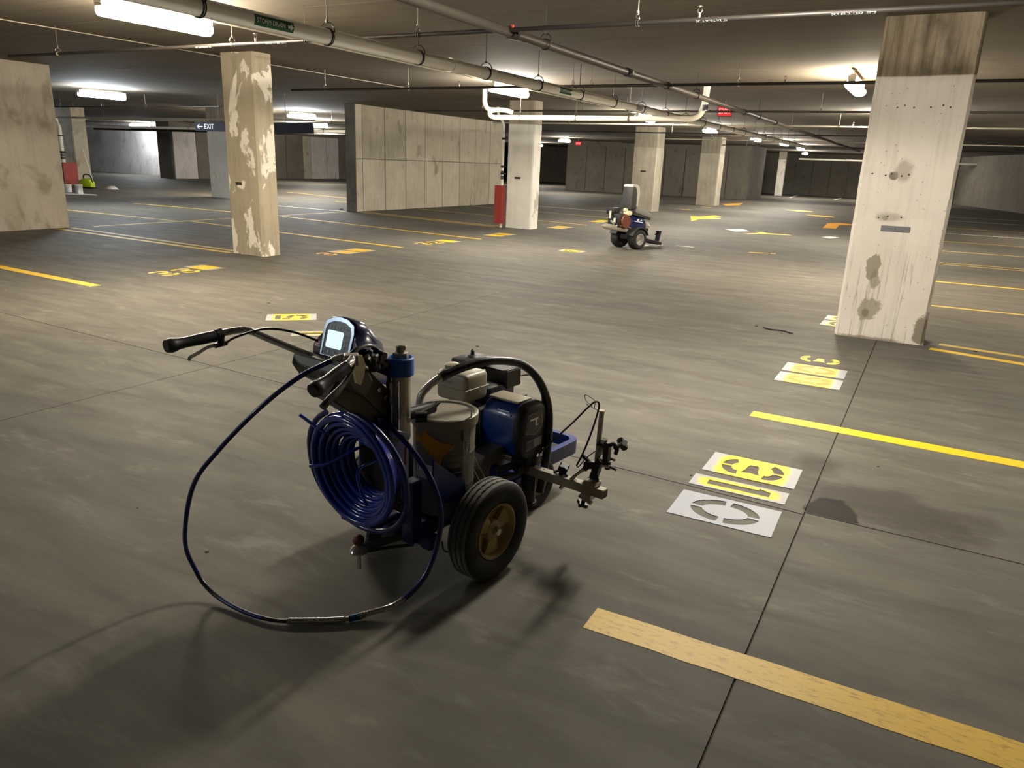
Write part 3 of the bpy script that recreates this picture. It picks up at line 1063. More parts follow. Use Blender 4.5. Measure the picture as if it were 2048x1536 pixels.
meshobj('arrow', flat_mesh([[(-0.12, 0), (-0.04, 0.07), (-0.02, 0.055), (-0.07, 0.012), (0.1, 0.012), (0.1, -0.012), (-0.07, -0.012), (-0.02, -0.055), (-0.04, -0.07)]], 0.001), 'sign_white', bd, (-1.90, -0.032, -0.005), (math.pi / 2, 0, 0))
for x in (-1.2, 0, 1.2):
    bm = B()
    cyl(bm, (x, 0, 0.11), (x, 0, CEIL - 2.2), 0.008, 6)
    obj('stem', bm, 'hanger_steel', bd)
# ------------------------------------------------------------------ paint on the floor
def stripe(x0, y0, x1, y1, w, mat, label, z=0.0012, ragged=0.0, seed=1):
    bm = B()
    d = Vector((x1 - x0, y1 - y0, 0))
    L = d.length
    d.normalize()
    nrm = Vector((-d.y, d.x, 0))
    n = max(2, int(L / 0.12)) if ragged else 1
    r = random.Random(seed)
    top, bot = [], []
    for i in range(n + 1):
        p = Vector((x0, y0, 0)) + d * (L * i / n)
        top.append(p + nrm * (w / 2 + r.uniform(-ragged, ragged)))
        bot.append(p - nrm * (w / 2 + r.uniform(-ragged, ragged)))
    poly = [(p.x, p.y) for p in bot] + [(p.x, p.y) for p in reversed(top)]
    prism(bm, poly, 0.0, z)
    o = obj('parking_stripe', bm, mat)
    return tag(o, label, 'stripe', 'painted parking stripes')

stripe(-0.865, 2.275, 4.6, 2.37, 0.145, 'yellow_worn', 'wide worn yellow stripe nearest the camera at bottom right', 0.0014, 0.003, 3)
stripe(-0.885, 5.115, 4.6, 5.02, 0.128, 'yellow_paint', 'fresh bright yellow stripe between the stencils 309 and 310', 0.0014, 0.002, 4)
stripe(0.16, 8.27, 4.6, 7.35, 0.105, 'yellow_paint', 'nearer stripe of the double line at the near column')
stripe(0.24, 8.56, 4.6, 7.95, 0.10, 'yellow_old', 'farther stripe of the double line at the near column')
for k, (y, mt) in enumerate(((11.2, 'yellow_old'), (13.97, 'yellow_paint'), (16.95, 'yellow_old'), (17.3, 'yellow_old'), (20.2, 'yellow_old'), (23.4, 'yellow_old'), (26.9, 'white_paint'), (30.0, 'yellow_old'), (35.4, 'white_paint'), (39.0, 'white_paint'))):
    nm = ('first', 'second', 'third', 'fourth', 'fifth', 'sixth', 'seventh', 'eighth', 'ninth', 'tenth')[k]
    stripe(-0.88, y - 0.02, 5.4, y + 0.22, 0.10 if k < 4 else 0.12, mt, nm + ' stripe beyond the near column on the right side')
stripe(-8.6, 5.385, -14.2, 5.62, 0.135, 'yellow_paint', 'bright yellow stripe at left edge, left of the painted 330', 0.0014, 0.002, 6)
stripe(-10.0, 8.62, -15.12, 8.82, 0.10, 'yellow_paint', 'nearer stripe of the double line between left wall and patchy column')
stripe(-10.0, 8.83, -15.12, 9.13, 0.10, 'yellow_old', 'farther stripe of the double line between left wall and patchy column')
stripe(-8.57, 11.33, -15.1, 11.93, 0.10, 'yellow_paint', 'yellow stripe ending by the orange stencils, right of patchy column')
stripe(-8.39, 13.84, -15.1, 14.74, 0.10, 'yellow_paint', 'yellow stripe ending by the painted 328')
stripe(-9.75, 16.78, -14.95, 17.72, 0.10, 'yellow_old', 'nearer stripe of the double line along the panelled wall')
stripe(-9.75, 17.05, -14.95, 18.0, 0.10, 'yellow_old', 'farther stripe of the double line along the panelled wall')
stripe(-8.42, 19.54, -15.0, 20.75, 0.10, 'yellow_old', 'stripe just beyond the plain grey column')
stripe(-8.9, 22.95, -14.9, 23.9, 0.10, 'yellow_old', 'second stripe beyond the plain grey column')
stripe(-9.0, 26.2, -14.9, 26.6, 0.10, 'white_paint', 'faint third stripe beyond the plain grey column')
stripe(-15.17, 9.6, -15.33, 17.5, 0.10, 'yellow_old', 'dull stripe along the stall ends, joining left wall and panelled wall')
stripe(-15.1, 11.7, -19.6, 11.65, 0.10, 'yellow_old', 'dull stripe crossing behind the patchy column at left')
stripe(-15.4, 14.75, -20.9, 14.58, 0.10, 'yellow_paint', 'yellow stripe left of the patchy column in the far bay')
stripe(-15.4, 17.6, -20.0, 17.62, 0.10, 'white_paint', 'pale stripe seen between patchy column and panelled wall')
stripe(-17.5, 22.6, -24.5, 24.3, 0.11, 'yellow_paint', 'short yellow stripe in the far bay under the cool lamp')
stripe(-15.6, 21.0, -19.0, 21.2, 0.11, 'yellow_paint', 'yellow stripe touching the panelled wall end')
stripe(-3.25, 16.02, -2.90, 16.17, 0.10, 'yellow_paint', 'short yellow dash in the aisle left of the near column')
stripe(-2.86, 16.19, -2.76, 16.23, 0.09, 'yellow_paint', 'tiny yellow tick at the end of the aisle dash')
stripe(-4.81, 16.11, -4.42, 16.04, 0.07, 'white_paint', 'faint white smear in the aisle right of the ride-on machine')
stripe(-8.85, 54.5, -9.45, 61.5, 0.16, 'white_paint', 'faint far stripe beside the small pale far column')
stripe(-6.05, 54.5, -6.3, 61.0, 0.16, 'white_paint', 'faint far stripe before the end wall')

def marking(name, polys, mat, label, cat, loc=(0, 0, 0), rz=0, group=None, z=0.0014):
    me = flat_mesh(polys, z)
    o = meshobj(name, me, mat, None, (loc[0], loc[1], z / 2), (0, 0, rz))
    return tag(o, label, cat, group)
marking('floor_arrow', [[(-7.57, 26.67), (-6.80, 24.1), (-6.95, 25.6), (-6.49, 26.5), (-6.55, 26.9), (-6.95, 26.6), (-6.79, 28.0), (-7.15, 28.2), (-7.25, 26.9)]], 'yellow_bright', 'yellow painted arrow on the aisle right of the ride-on machine', 'arrow')
marking('floor_arrow', [[(-3.22, 28.1), (-3.04, 25.45), (-2.66, 25.5), (-2.78, 27.6), (-2.51, 27.9), (-2.3, 27.4), (-2.15, 28.2), (-2.86, 28.8)]], 'orange_paint', 'orange painted arrow beside the near pale column edge', 'arrow')
marking('floor_arrow', [[(-4.47, 20.85), (-4.25, 20.9), (-3.9, 21.15), (-3.3, 21.45), (-3.42, 21.6), (-3.95, 21.55), (-4.16, 21.9), (-4.3, 21.6), (-4.1, 21.4)]], 'yellow_paint', 'pale yellow painted arrow in mid aisle beside the white patch', 'arrow')
marking('floor_patch', [[(-5.17, 21.84), (-4.74, 21.32), (-4.50, 21.83), (-4.82, 22.45)]], 'white_paint', 'white diamond patch in mid aisle beside the pale arrow', 'paint mark')
marking('floor_patch', [[(-2.58, 21.68), (-2.33, 21.40), (-2.15, 21.95), (-2.4, 22.1)]], 'white_paint', 'white patch next to the near pale column edge', 'paint mark')
marking('floor_patch', [[(-6.05, 36.4), (-5.4, 35.5), (-4.77, 35.6), (-4.8, 36.1), (-5.3, 36.6)]], 'yellow_paint', 'distant yellow mark, farther of two by the near column', 'paint mark')
marking('floor_patch', [[(-4.68, 32.9), (-4.2, 32.2), (-3.44, 32.2), (-3.6, 32.8), (-4.1, 33.2)]], 'yellow_paint', 'distant yellow mark, nearer of two by the near column', 'paint mark')
marking('floor_patch', [[(-9.4, 38.4), (-8.81, 36.92), (-8.5, 38.2), (-8.93, 40.9), (-9.2, 39.6)]], 'orange_paint', 'distant orange mark past the dim far column', 'paint mark')

# ------------------------------------------------------------------ stencil digits
def arc(cx, cy, rx, ry, a0, a1, t, n=9):
    """piece of a ring, t = stroke width"""
    o_, i_ = [], []
    for k in range(n + 1):
        a = math.radians(a0 + (a1 - a0) * k / n)
        o_.append((cx + (rx + t / 2) * math.cos(a), cy + (ry + t / 2) * math.sin(a)))
        i_.append((cx + (rx - t / 2) * math.cos(a), cy + (ry - t / 2) * math.sin(a)))
    return o_ + i_[::-1]
T = 0.055
def digit(ch):
    """pieces with stencil bridges; x = width (0.24), y = height (0.33), centred"""
    if ch == '0':
        return [arc(0, 0, 0.098, 0.138, a, b, T) for a, b in ((6, 84), (96, 174), (186, 264), (276, 354))]
    if ch == '1':
        return [[(-0.028, -0.16), (0.03, -0.16), (0.03, 0.16), (-0.028, 0.16), (-0.052, 0.10), (-0.028, 0.10)]]
    if ch == '3':
        return [arc(0, 0.078, 0.088, 0.062, 165, 95, T, 6), arc(0, 0.078, 0.088, 0.062, 82, -8, T, 7),
                [(-0.06, -0.022), (-0.035, -0.03), (0.02, -0.034), (0.075, -0.05), (0.06, 0.0), (0.075, 0.05), (0.02, 0.034), (-0.035, 0.03), (-0.06, 0.022)],
                arc(0, -0.078, 0.088, 0.062, 8, -82, T, 7), arc(0, -0.078, 0.088, 0.062, -95, -165, T, 6)]
    if ch == '5':
        return [[(-0.1, 0.105), (0.095, 0.105), (0.095, 0.16), (-0.1, 0.16)], [(-0.105, 0.0), (-0.05, 0.02), (-0.05, 0.09), (-0.105, 0.09)],
                arc(0, -0.055, 0.085, 0.08, 120, 25, T, 6), arc(0, -0.055, 0.085, 0.08, 10, -82, T, 6), arc(0, -0.055, 0.085, 0.08, -98, -160, T, 6)]
    if ch == '2':
        return [arc(0, 0.07, 0.088, 0.07, 165, 95, T, 6), arc(0, 0.07, 0.088, 0.07, 82, -10, T, 7),
                [(-0.11, -0.09), (-0.04, -0.09), (0.11, 0.035), (0.06, 0.045)], [(-0.11, -0.16), (0.11, -0.16), (0.11, -0.105), (-0.11, -0.105)]]
    if ch == '8':
        return [arc(0, 0.076, 0.078, 0.06, 95, 265, T * 0.85, 9), arc(0, 0.076, 0.078, 0.06, -85, 85, T * 0.85, 9), arc(0, -0.08, 0.088, 0.06, 95, 265, T * 0.85, 9), arc(0, -0.08, 0.088, 0.06, -85, 85, T * 0.85, 9)]
    if ch == '9':
        return [arc(0, 0.062, 0.09, 0.078, 6, 84, T), arc(0, 0.062, 0.09, 0.078, 96, 260, T), [(0.062, -0.03), (0.117, -0.03), (0.117, 0.05), (0.062, 0.05)], arc(0, -0.03, 0.09, 0.108, -6, -82, T), arc(0, -0.03, 0.09, 0.108, -96, -150, T)]
    return []

_sheet = {}
def sheet(ch, x, y, rz, mat, label, z=0.0022, w=None, group='white stencil sheets'):
    w = w or (0.155 if ch == '1' else 0.31)
    h = 0.49
    key = (ch, w)
    if key not in _sheet:
        out = [(-w / 2, -h / 2), (w / 2, -h / 2), (w / 2, h / 2), (-w / 2, h / 2)]
        _sheet[key] = flat_mesh([out] + digit(ch), 0.0016)
    me = _sheet[key].copy()
    me.materials.append(MATS[mat])
    o = meshobj('stencil_sheet', me, None, None, (x, y, z), (0, 0, rz))
    return tag(o, label, 'stencil', group)

_dig = {}
def painted(ch, x, y, rz, mat, label, s=1.0):
    if ch not in _dig:
        _dig[ch] = flat_mesh(digit(ch), 0.0011)
    me = _dig[ch].copy()
    me.materials.append(MATS[mat])
    o = meshobj('painted_digit', me, None, None, (x, y, 0.0007), (0, 0, rz))
    o.scale = (s, s, 1)
    return tag(o, label, 'digit', 'painted stall numbers')
RT, LF = -math.pi / 2, math.pi / 2
# 310, still lying in place on the right
sheet('3', -0.66, 4.077, RT + 0.01, 'stencil_sprayed', 'yellow-sprayed stencil sheet with a cut-out 3, farthest of the near three')
sheet('1', -0.668, 3.772, RT + 0.015, 'stencil_sprayed_narrow', 'narrow yellow-sprayed stencil sheet with a cut-out 1')
sheet('0', -0.66, 3.445, RT + 0.02, 'stencil_clean', 'clean white stencil sheet with a cut-out 0, nearest the camera')
# 309 beside the column
painted('3', -0.695, 7.06, RT, 'yellow_bright', 'bare yellow painted three on the floor in front of near column')
sheet('0', -0.683, 6.64, RT + 0.01, 'stencil_sprayed_full', 'yellow-sprayed stencil sheet with a 0, next to the bare painted 3')
painted('0', -0.683, 6.64, RT + 0.01, 'yellow_deep', 'yellow painted zero inside the stencil beside the bare painted 3')
sheet('9', -0.678, 6.27, RT + 0.01, 'stencil_sprayed_full', 'yellow-sprayed stencil sheet with a 9, nearest the fresh stripe')
painted('9', -0.678, 6.27, RT + 0.01, 'yellow_deep', 'yellow painted nine inside the stencil nearest the fresh stripe')
# 308 peeping out behind the column
sheet('8', -0.685, 8.98, RT, 'stencil_sprayed_full', 'yellow-sprayed stencil sheet peeping out behind the near column base, nearer one')
sheet('0', -0.685, 9.34, RT, 'stencil_sprayed_full', 'stencil sheet peeping out behind the near column base, farther one')
# loose sheets behind the striper
sheet('5', -5.56, 5.50, math.radians(43 + 90), 'stencil_sprayed_full', 'yellow stencil sheet with a five on the open floor behind the striper handle')
sheet('1', -4.84, 5.12, math.radians(40 + 90), 'stencil_sprayed_narrow', 'narrow yellow stencil sheet with a 1 behind the striper console', 0.0022, 0.2)
# stall numbers along the left row
painted('3', -8.88, 6.52, LF, 'yellow_bright', 'first painted three of the 330 at left', 1.25)
painted('3', -8.88, 6.86, LF, 'yellow_bright', 'second painted three of the 330 at left', 1.2)
sheet('0', -8.94, 7.22, LF, 'stencil_sprayed_full', 'yellow-sprayed 0 stencil sheet ending the 330 at left')
painted('0', -8.94, 7.22, LF, 'yellow_bright', 'yellow painted zero inside the stencil ending the 330')
painted('3', -8.85, 9.62, LF, 'orange_paint', 'orange painted three right of the patchy column', 1.1)
sheet('2', -8.82, 10.02, LF, 'stencil_sprayed_full', 'orange-yellow stencil sheet with a two right of the patchy column', 0.0022, 0.34)
painted('2', -8.82, 10.02, LF, 'orange_paint', 'orange painted two inside the stencil right of the patchy column')
sheet('9', -8.82, 10.42, LF, 'stencil_sprayed_full', 'orange-yellow stencil sheet with a nine right of the patchy column', 0.0022, 0.34)
painted('9', -8.82, 10.42, LF, 'orange_paint', 'orange painted nine inside the stencil right of the patchy column')
painted('3', -8.7, 12.2, LF, 'yellow_paint', 'painted three of the 328', 1.1)
painted('2', -8.68, 12.55, LF, 'yellow_paint', 'painted two of the 328', 1.1)
sheet('8', -8.65, 12.95, LF, 'stencil_sprayed_full', 'yellow-sprayed stencil sheet with an eight ending the 328')
painted('8', -8.65, 12.95, LF, 'yellow_bright', 'yellow painted eight inside the stencil ending the 328')
sheet('2', -8.6, 14.8, LF, 'stencil_sprayed_full', 'yellow-sprayed stencil sheet left of the red pipe guard, nearer one', 0.0022, 0.34)
painted('2', -8.6, 14.8, LF, 'yellow_bright', 'yellow painted digit inside the nearer stencil left of the red guard')
sheet('0', -8.62, 15.25, LF, 'stencil_sprayed_full', 'yellow-sprayed stencil sheet left of the red pipe guard, farther one', 0.0022, 0.34)
painted('0', -8.62, 15.25, LF, 'yellow_bright', 'yellow painted digit inside the farther stencil left of the red guard')
sheet('2', -8.58, 17.95, LF, 'stencil_sprayed_full', 'yellow-sprayed stencil sheet right of the plain grey column, nearer one', 0.0022, 0.36)
painted('2', -8.58, 17.95, LF, 'orange_paint', 'orange painted digit inside the nearer stencil right of the grey column')
sheet('8', -8.6, 18.38, LF, 'stencil_sprayed_full', 'yellow-sprayed stencil sheet right of the plain grey column, farther one', 0.0022, 0.36)
painted('8', -8.6, 18.38, LF, 'orange_paint', 'orange painted digit inside the farther stencil right of the grey column')
sheet('5', -8.75, 21.05, LF, 'stencil_sprayed_full', 'yellow-sprayed stencil sheet left of the ride-on machine, nearer one', 0.0022, 0.4)
painted('5', -8.75, 21.05, LF, 'yellow_bright', 'yellow painted digit inside the nearer stencil left of the ride-on machine')
sheet('2', -8.75, 21.55, LF, 'stencil_sprayed_full', 'yellow-sprayed stencil sheet left of the ride-on machine, farther one', 0.0022, 0.4)
painted('2', -8.75, 21.55, LF, 'yellow_bright', 'yellow painted digit inside the farther stencil left of the ride-on machine')
sheet('2', -6.02, 13.34, math.radians(-86), 'stencil_sprayed_full', 'yellow-sprayed stencil sheet alone in the aisle, left of the ride-on wheels')
sheet('3', -9.0, 31.0, LF, 'stencil_sprayed_full', 'yellow-sprayed stencil sheet far away left of the yellow arrow')
sheet('8', -9.0, 34.1, LF, 'stencil_sprayed_full', 'yellow-sprayed stencil sheet far away at the dim far column')

# scattered grit and litter
rnd = random.Random(21)
def grit(x, y, s, label, mat='grit_dark'):
    bm = B()
    bmesh.ops.create_icosphere(bm, subdivisions=1, radius=s)
    for v in bm.verts:
        v.co = Vector((v.co.x * rnd.uniform(0.7, 1.4), v.co.y * rnd.uniform(0.6, 1.1), max(0, v.co.z) * 0.45 * rnd.uniform(0.7, 1.2)))
    tag(obj('floor_crumb', bm, mat, None, False, (x, y, 0.0), (0, 0, rnd.uniform(0, 3))), label, 'debris', 'crumbs scattered on the floor')
for x, y, s, l in ((-2.41, 1.85, 0.012, 'dark crumb left of the hose loop'), (-3.0, 1.95, 0.006, 'small dark speck far left of the hose loop'), (-1.5, 8.25, 0.02, 'dark crumb left of the near column foot'), (-1.2, 8.05, 0.014, 'second dark crumb left of the near column foot'),
                   (0.55, 8.42, 0.03, 'black lump lying on the double line by the near column'), (-0.93, 3.8, 0.012, 'dark crumb at the joint beside the stencils'), (-0.05, 4.55, 0.010, 'dark crumb right of the stencils'), (-6.3, 5.9, 0.02, 'dark crumb on the floor left of the yellow 5 stencil'),
                   (-5.95, 5.45, 0.016, 'dark crumb just left of the yellow 5 stencil'), (-3.4, 5.6, 0.02, 'dark crumb behind the striper console'), (-16.1, 18.2, 0.09, 'dark lump near the panelled wall end')):
    grit(x, y, s, l)
bm = B()
tube(bm, catmull([(-1.42, 8.2, 0.006), (-1.33, 8.14, 0.008), (-1.22, 8.17, 0.006), (-1.1, 8.08, 0.006)], 5), 0.007, 6)
tag(obj('twig', bm, 'grit_dark'), 'thin dark twig on the floor left of the near column', 'debris')
bm = B()
prism(bm, [(-1.16, 1.0), (-1.10, 1.02), (-1.12, 1.14), (-1.2, 1.1)], 0.0, 0.002)
tag(obj('paper_scrap', bm, 'paper_white'), 'white paper scrap at the bottom edge of the picture', 'debris')
bm = B()
prism(bm, [(-9.1, 4.35), (-9.0, 4.5), (-9.2, 4.62), (-9.3, 4.45)], 0.0, 0.002)
tag(obj('paper_scrap', bm, 'paper_white'), 'white paper scrap at the left edge of the picture', 'debris')

# ------------------------------------------------------------------ clutter at far left
pw = thing('sprayer', 'lime green portable sprayer on the floor at far left', 'sprayer', (-29.0, 18.3, 0), math.radians(20))
pw.scale = (0.68, 0.68, 0.68)
bm = B()
prism(bm, [(-0.36, 0.06), (0.34, 0.06), (0.40, 0.28), (0.26, 0.5), (-0.1, 0.56), (-0.38, 0.4)], -0.17, 0.17, 'XZ')
beveled(bm, 0.03)
obj('tank', bm, 'lime_plastic', pw, True)
bm = B()
tube(bm, catmull([(-0.2, 0, 0.5), (-0.15, 0, 0.72), (0.1, 0, 0.76), (0.3, 0, 0.62), (0.36, 0, 0.3)], 5), 0.035, 8)
obj('handle', bm, 'black_plastic', pw, True)
bm = B()
box(bm, (-0.1, 0, 0.035), (1.1, 0.4, 0.07), None, 0.01, 1)
obj('base_tray', bm, 'black_plastic', pw)
bm = B()
tube(bm, [(-1.0, 0.6, 0.018), (-1.75, 0.75, 1.45)], 0.018, 8)
tag(obj('pole', bm, 'paper_white', None, False, (-28.3, 18.2, 0), (0, 0, 0)), 'thin white pole leaning at far left beside the sprayer', 'pole')
def can(x, y, r, h, label, mat):
    t = thing('paint_can', label, 'paint can', (x, y, 0), 0, 'paint cans at far left')
    bm = B()
    lathe(bm, [(r, 0), (r, h * 0.05), (r * 0.97, h * 0.07), (r * 0.97, h * 0.93), (r, h * 0.95), (r, h)], 16)
    obj('can_body', bm, mat, t, True)
    bm = B()
    lathe(bm, [(0.001, h + 0.004), (r * 0.9, h + 0.004), (r * 1.02, h + 0.01), (r * 1.02, h - 0.02), (r * 1.005, h - 0.02)], 16)
    obj('lid', bm, 'paper_white', t, True)
    bm = B()
    tube(bm, catmull([(-r, 0, h * 0.9), (-r * 0.8, 0, h * 1.25), (0, 0, h * 1.5), (r * 0.8, 0, h * 1.25), (r, 0, h * 0.9)], 4), 0.008, 6)
    obj('handle', bm, 'hanger_steel', t)
can(-25.7, 15.9, 0.13, 0.3, 'silver paint can on the white sheet at far left', 'galvanised')
can(-26.8, 16.2, 0.12, 0.26, 'pale paint can half hidden by the left wall edge', 'paper_white')
bm = B()
prism(bm, [(-27.2, 15.1), (-25.6, 15.35), (-24.7, 15.9), (-25.2, 16.15), (-26.6, 15.8)], 0.0, 0.006)
tag(obj('drop_sheet', bm, 'paper_white'), 'white drop sheet under the paint cans at far left', 'sheet')
bm = B()
bmesh.ops.create_icosphere(bm, subdivisions=2, radius=0.22)
for v in bm.verts:
    v.co = Vector((v.co.x * (1.5 + 0.3 * math.sin(v.co.y * 30)), v.co.y, max(0, v.co.z * (0.45 + 0.2 * math.sin(v.co.x * 40)))))
tag(obj('rag', bm, 'paper_white', None, True, (-28.2, 18.75, 0)), 'crumpled white rag beside the lime sprayer', 'rag')
# ------------------------------------------------------------------ the walk-behind line striper
# local axes: x = right, y = forward, z = up
TH = math.radians(8.3)
ORG = Vector((-1.6444, 2.3783, 0))
LS = thing('line_striper', 'blue walk-behind airless line striper with coiled hose in the foreground', 'line striper', ORG, -TH)

def two_tone(o, mat, test):
    o.data.materials.append(MATS[mat])
    for p in o.data.polygons:
        if test(p.center):
            p.material_index = 1

def wheel(parent, c, R, W, rim_r, side, name='wheel'):
    w = W / 2
    k = R / 0.203
    def tri(t, n):
        f = (t * n / (2 * math.pi)) % 1.0
        return abs(f * 2 - 1) * 2 - 1
    prof = [(rim_r, -w * 0.72), (rim_r + 0.012, -w * 0.9), (R * 0.75, -w * 1.04), (R * 0.91, -w), (R * 0.975, -w * 0.86)]
    tr = [R]
    flags = [0] * 5
    groove = []
    for g in (-0.5, 0.0, 0.5):
        groove += [(R, (g - 0.10) * w), (R - 0.007 * k, (g - 0.06) * w), (R - 0.007 * k, (g + 0.06) * w), (R, (g + 0.10) * w)]
    prof += [(R * 0.995, -w * 0.74)] + groove + [(R * 0.995, w * 0.74)]
    flags += [0] + [1] * len(groove) + [0]
    prof += [(R * 0.975, w * 0.86), (R * 0.91, w), (R * 0.75, w * 1.04), (rim_r + 0.012, w * 0.9), (rim_r, w * 0.72)]
    flags += [0] * 5
    bm = B()
    lathe(bm, prof, 120, 'X', (0, 0, 0), lambda pi, r, t: w * 0.05 * tri(t, 40) if flags[pi] else 0.0, True)
    ty = obj(name, bm, 'rubber', parent, True, c, None, 50)
    two_tone(ty, 'rubber_tread', lambda p: math.hypot(p.y, p.z) > R * 0.955)
    bm = B()
    s = side
    pr = [(rim_r * 1.0, s * w * 0.68), (rim_r * 1.03, s * w * 0.86), (rim_r * 0.97, s * w * 0.9), (rim_r * 0.92, s * w * 0.6), (rim_r * 0.86, s * w * 0.10),
          (rim_r * 0.62, s * w * 0.02), (rim_r * 0.40, s * w * 0.02), (rim_r * 0.36, s * w * 0.5), (rim_r * 0.26, s * w * 0.58), (0.001, s * w * 0.58)]
    lathe(bm, pr, 72, 'X', cap0=False)
    rim = obj('rim', bm, 'rim_cream', ty, True, None, None, 35)
    for q in range(3):
        a_ = math.radians(25 + 120 * q)
        bm = B()
        pts_ = [(rim_r * 0.34 * math.cos(a_ + d_ * 1.1), rim_r * 0.34 * math.sin(a_ + d_ * 1.1)) for d_ in (-0.5, 0.5)]
        pts_ += [(rim_r * 0.9 * math.cos(a_ + d_ * 0.52), rim_r * 0.9 * math.sin(a_ + d_ * 0.52)) for d_ in (0.9, 0.3, -0.3, -0.9)]
        prism(bm, pts_, s * w * 0.0, s * w * 0.46, 'YZ')
        beveled(bm, 0.004, 2)
        obj('rim_spoke', bm, 'rim_cream', ty, True)
    bm = B()
    lathe(bm, [(0.001, -s * w * 0.6), (rim_r * 0.9, -s * w * 0.6), (rim_r * 1.0, -s * w * 0.75)], 32, 'X')
    obj('rim_back', bm, 'dark_steel', ty, True)
    bm = B()
    lathe(bm, [(0.016, s * w * 0.5), (0.016, s * w * 0.92), (0.013, s * w * 1.02), (0.001, s * w * 1.04)], 16, 'X')
    obj('hub_cap', bm, 'chrome', ty, True)
    return ty
wheel(LS, (0.305, 0, 0.203), 0.203, 0.10, 0.112, 1)
wheel(LS, (-0.298, 0, 0.203), 0.203, 0.10, 0.112, -1)
wheel(LS, (0.07, 0.64, 0.125), 0.125, 0.075, 0.06, 1, 'front_wheel')

def part(name, bm, mat, parent=LS, smooth=False, angle=None):
    return obj(name, bm, mat, parent, smooth, None, None, angle)

# chassis
bm = B(); cyl(bm, (-0.30, 0, 0.203), (0.31, 0, 0.203), 0.014, 12); part('axle', bm, 'dark_steel', LS, True)
for x in (-0.14, 0.12):
    bm = B(); box(bm, (x, 0.22, 0.225), (0.04, 0.86, 0.045), None, 0.004, 1); part('frame_rail', bm, 'frame_blue')
bm = B(); box(bm, (-0.06, -0.2, 0.18), (0.44, 0.045, 0.045), None, 0.004, 1); rt = part('rear_tube', bm, 'frame_blue')
bm = B(); box(bm, (0.172, -0.2, 0.18), (0.05, 0.054, 0.054), None, 0.004, 1); obj('end_sleeve', bm, 'frame_blue', rt)
bm = B(); box(bm, (0.198, -0.2, 0.18), (0.004, 0.044, 0.044)); obj('end_plug', bm, 'black_plastic', rt)
bm = B(); box(bm, (0.0, 0.2, 0.252), (0.32, 0.62, 0.012), None, 0.003, 1); part('deck_plate', bm, 'frame_blue')
bm = B(); prism(bm, [(-0.25, 0.548), (-0.07, 0.40), (-0.07, 0.33), (-0.20, 0.36), (-0.25, 0.43)], 0.228, 0.236, 'YZ'); part('side_plate', bm, 'frame_blue')
for x in (-0.13, 0.11):
    bm = B(); box(bm, (x, -0.235, 0.42 if x < 0 else 0.30), (0.055, 0.06, 0.50 if x < 0 else 0.26), None, 0.006, 1); part('upright', bm, 'frame_blue')
bm = B(); box(bm, (-0.07, -0.24, 0.655), (0.17, 0.05, 0.05), None, 0.006, 1); part('cross_member', bm, 'frame_blue')
bm = B(); box(bm, (-0.06, -0.29, 0.245), (0.17, 0.16, 0.028), None, 0.008, 2); box(bm, (-0.06, -0.365, 0.262), (0.17, 0.012, 0.06), None, 0.003, 1); part('coil_shelf', bm, 'frame_blue')
bm = B(); prism(bm, [(-0.31, 0.215), (-0.24, 0.215), (-0.25, 0.135), (-0.30, 0.105), (-0.325, 0.12)], -0.06, -0.045, 'YZ'); part('chain_guard', bm, 'black_plastic')
bm = B(); box(bm, (0.02, 0.12, 0.175), (0.2, 0.5, 0.025), None, 0.004, 1); part('axle_plate', bm, 'dark_steel')
bm = B(); tube(bm, catmull([(0.0, -0.18, 0.16), (0.1, -0.05, 0.17), (0.22, 0.08, 0.18)], 6), 0.006, 8); tube(bm, catmull([(0.2, -0.16, 0.17), (0.24, -0.18, 0.15), (0.3, -0.12, 0.16)], 6), 0.004, 6); part('brake_cable', bm, 'black_hose', LS, True)

# tow ball hitch
bm = B(); box(bm, (0.035, -0.32, 0.176), (0.05, 0.22, 0.008), (-0.25, 'Z'), 0.002, 1); hb = part('hitch_bar', bm, 'dark_steel')
bm = B(); tube(bm, [(0.01, -0.42, 0.16), (0.05, -0.33, 0.158), (0.12, -0.235, 0.16)], 0.006, 6); obj('hitch_rod', bm, 'dark_steel', hb, True)
bm = B(); lathe(bm, [(0.008, 0.095), (0.008, 0.165), (0.033, 0.166), (0.036, 0.172), (0.03, 0.183), (0.016, 0.192), (0.011, 0.197)], 24, 'Z', (0.013, -0.42, 0)); obj('hitch_collar', bm, 'chrome', hb, True)
bm = B(); bmesh.ops.create_uvsphere(bm, u_segments=20, v_segments=12, radius=0.0225); bmesh.ops.translate(bm, verts=bm.verts[:], vec=(0.013, -0.42, 0.216)); obj('hitch_ball', bm, 'exhaust_brown', hb, True)

# front fork and caster
for s in (-1, 1):
    bm = B(); prism(bm, [(0.60, 0.27), (0.68, 0.27), (0.66, 0.115), (0.62, 0.115)], 0.07 + s * 0.05 - 0.004, 0.07 + s * 0.05 + 0.004, 'YZ'); part('fork_blade', bm, 'black_plastic')
bm = B(); box(bm, (0.07, 0.64, 0.275), (0.12, 0.1, 0.02), None, 0.004, 1); cyl(bm, (0.07, 0.63, 0.27), (0.07, 0.6, 0.42), 0.022, 14); part('fork_crown', bm, 'black_plastic', LS, True)

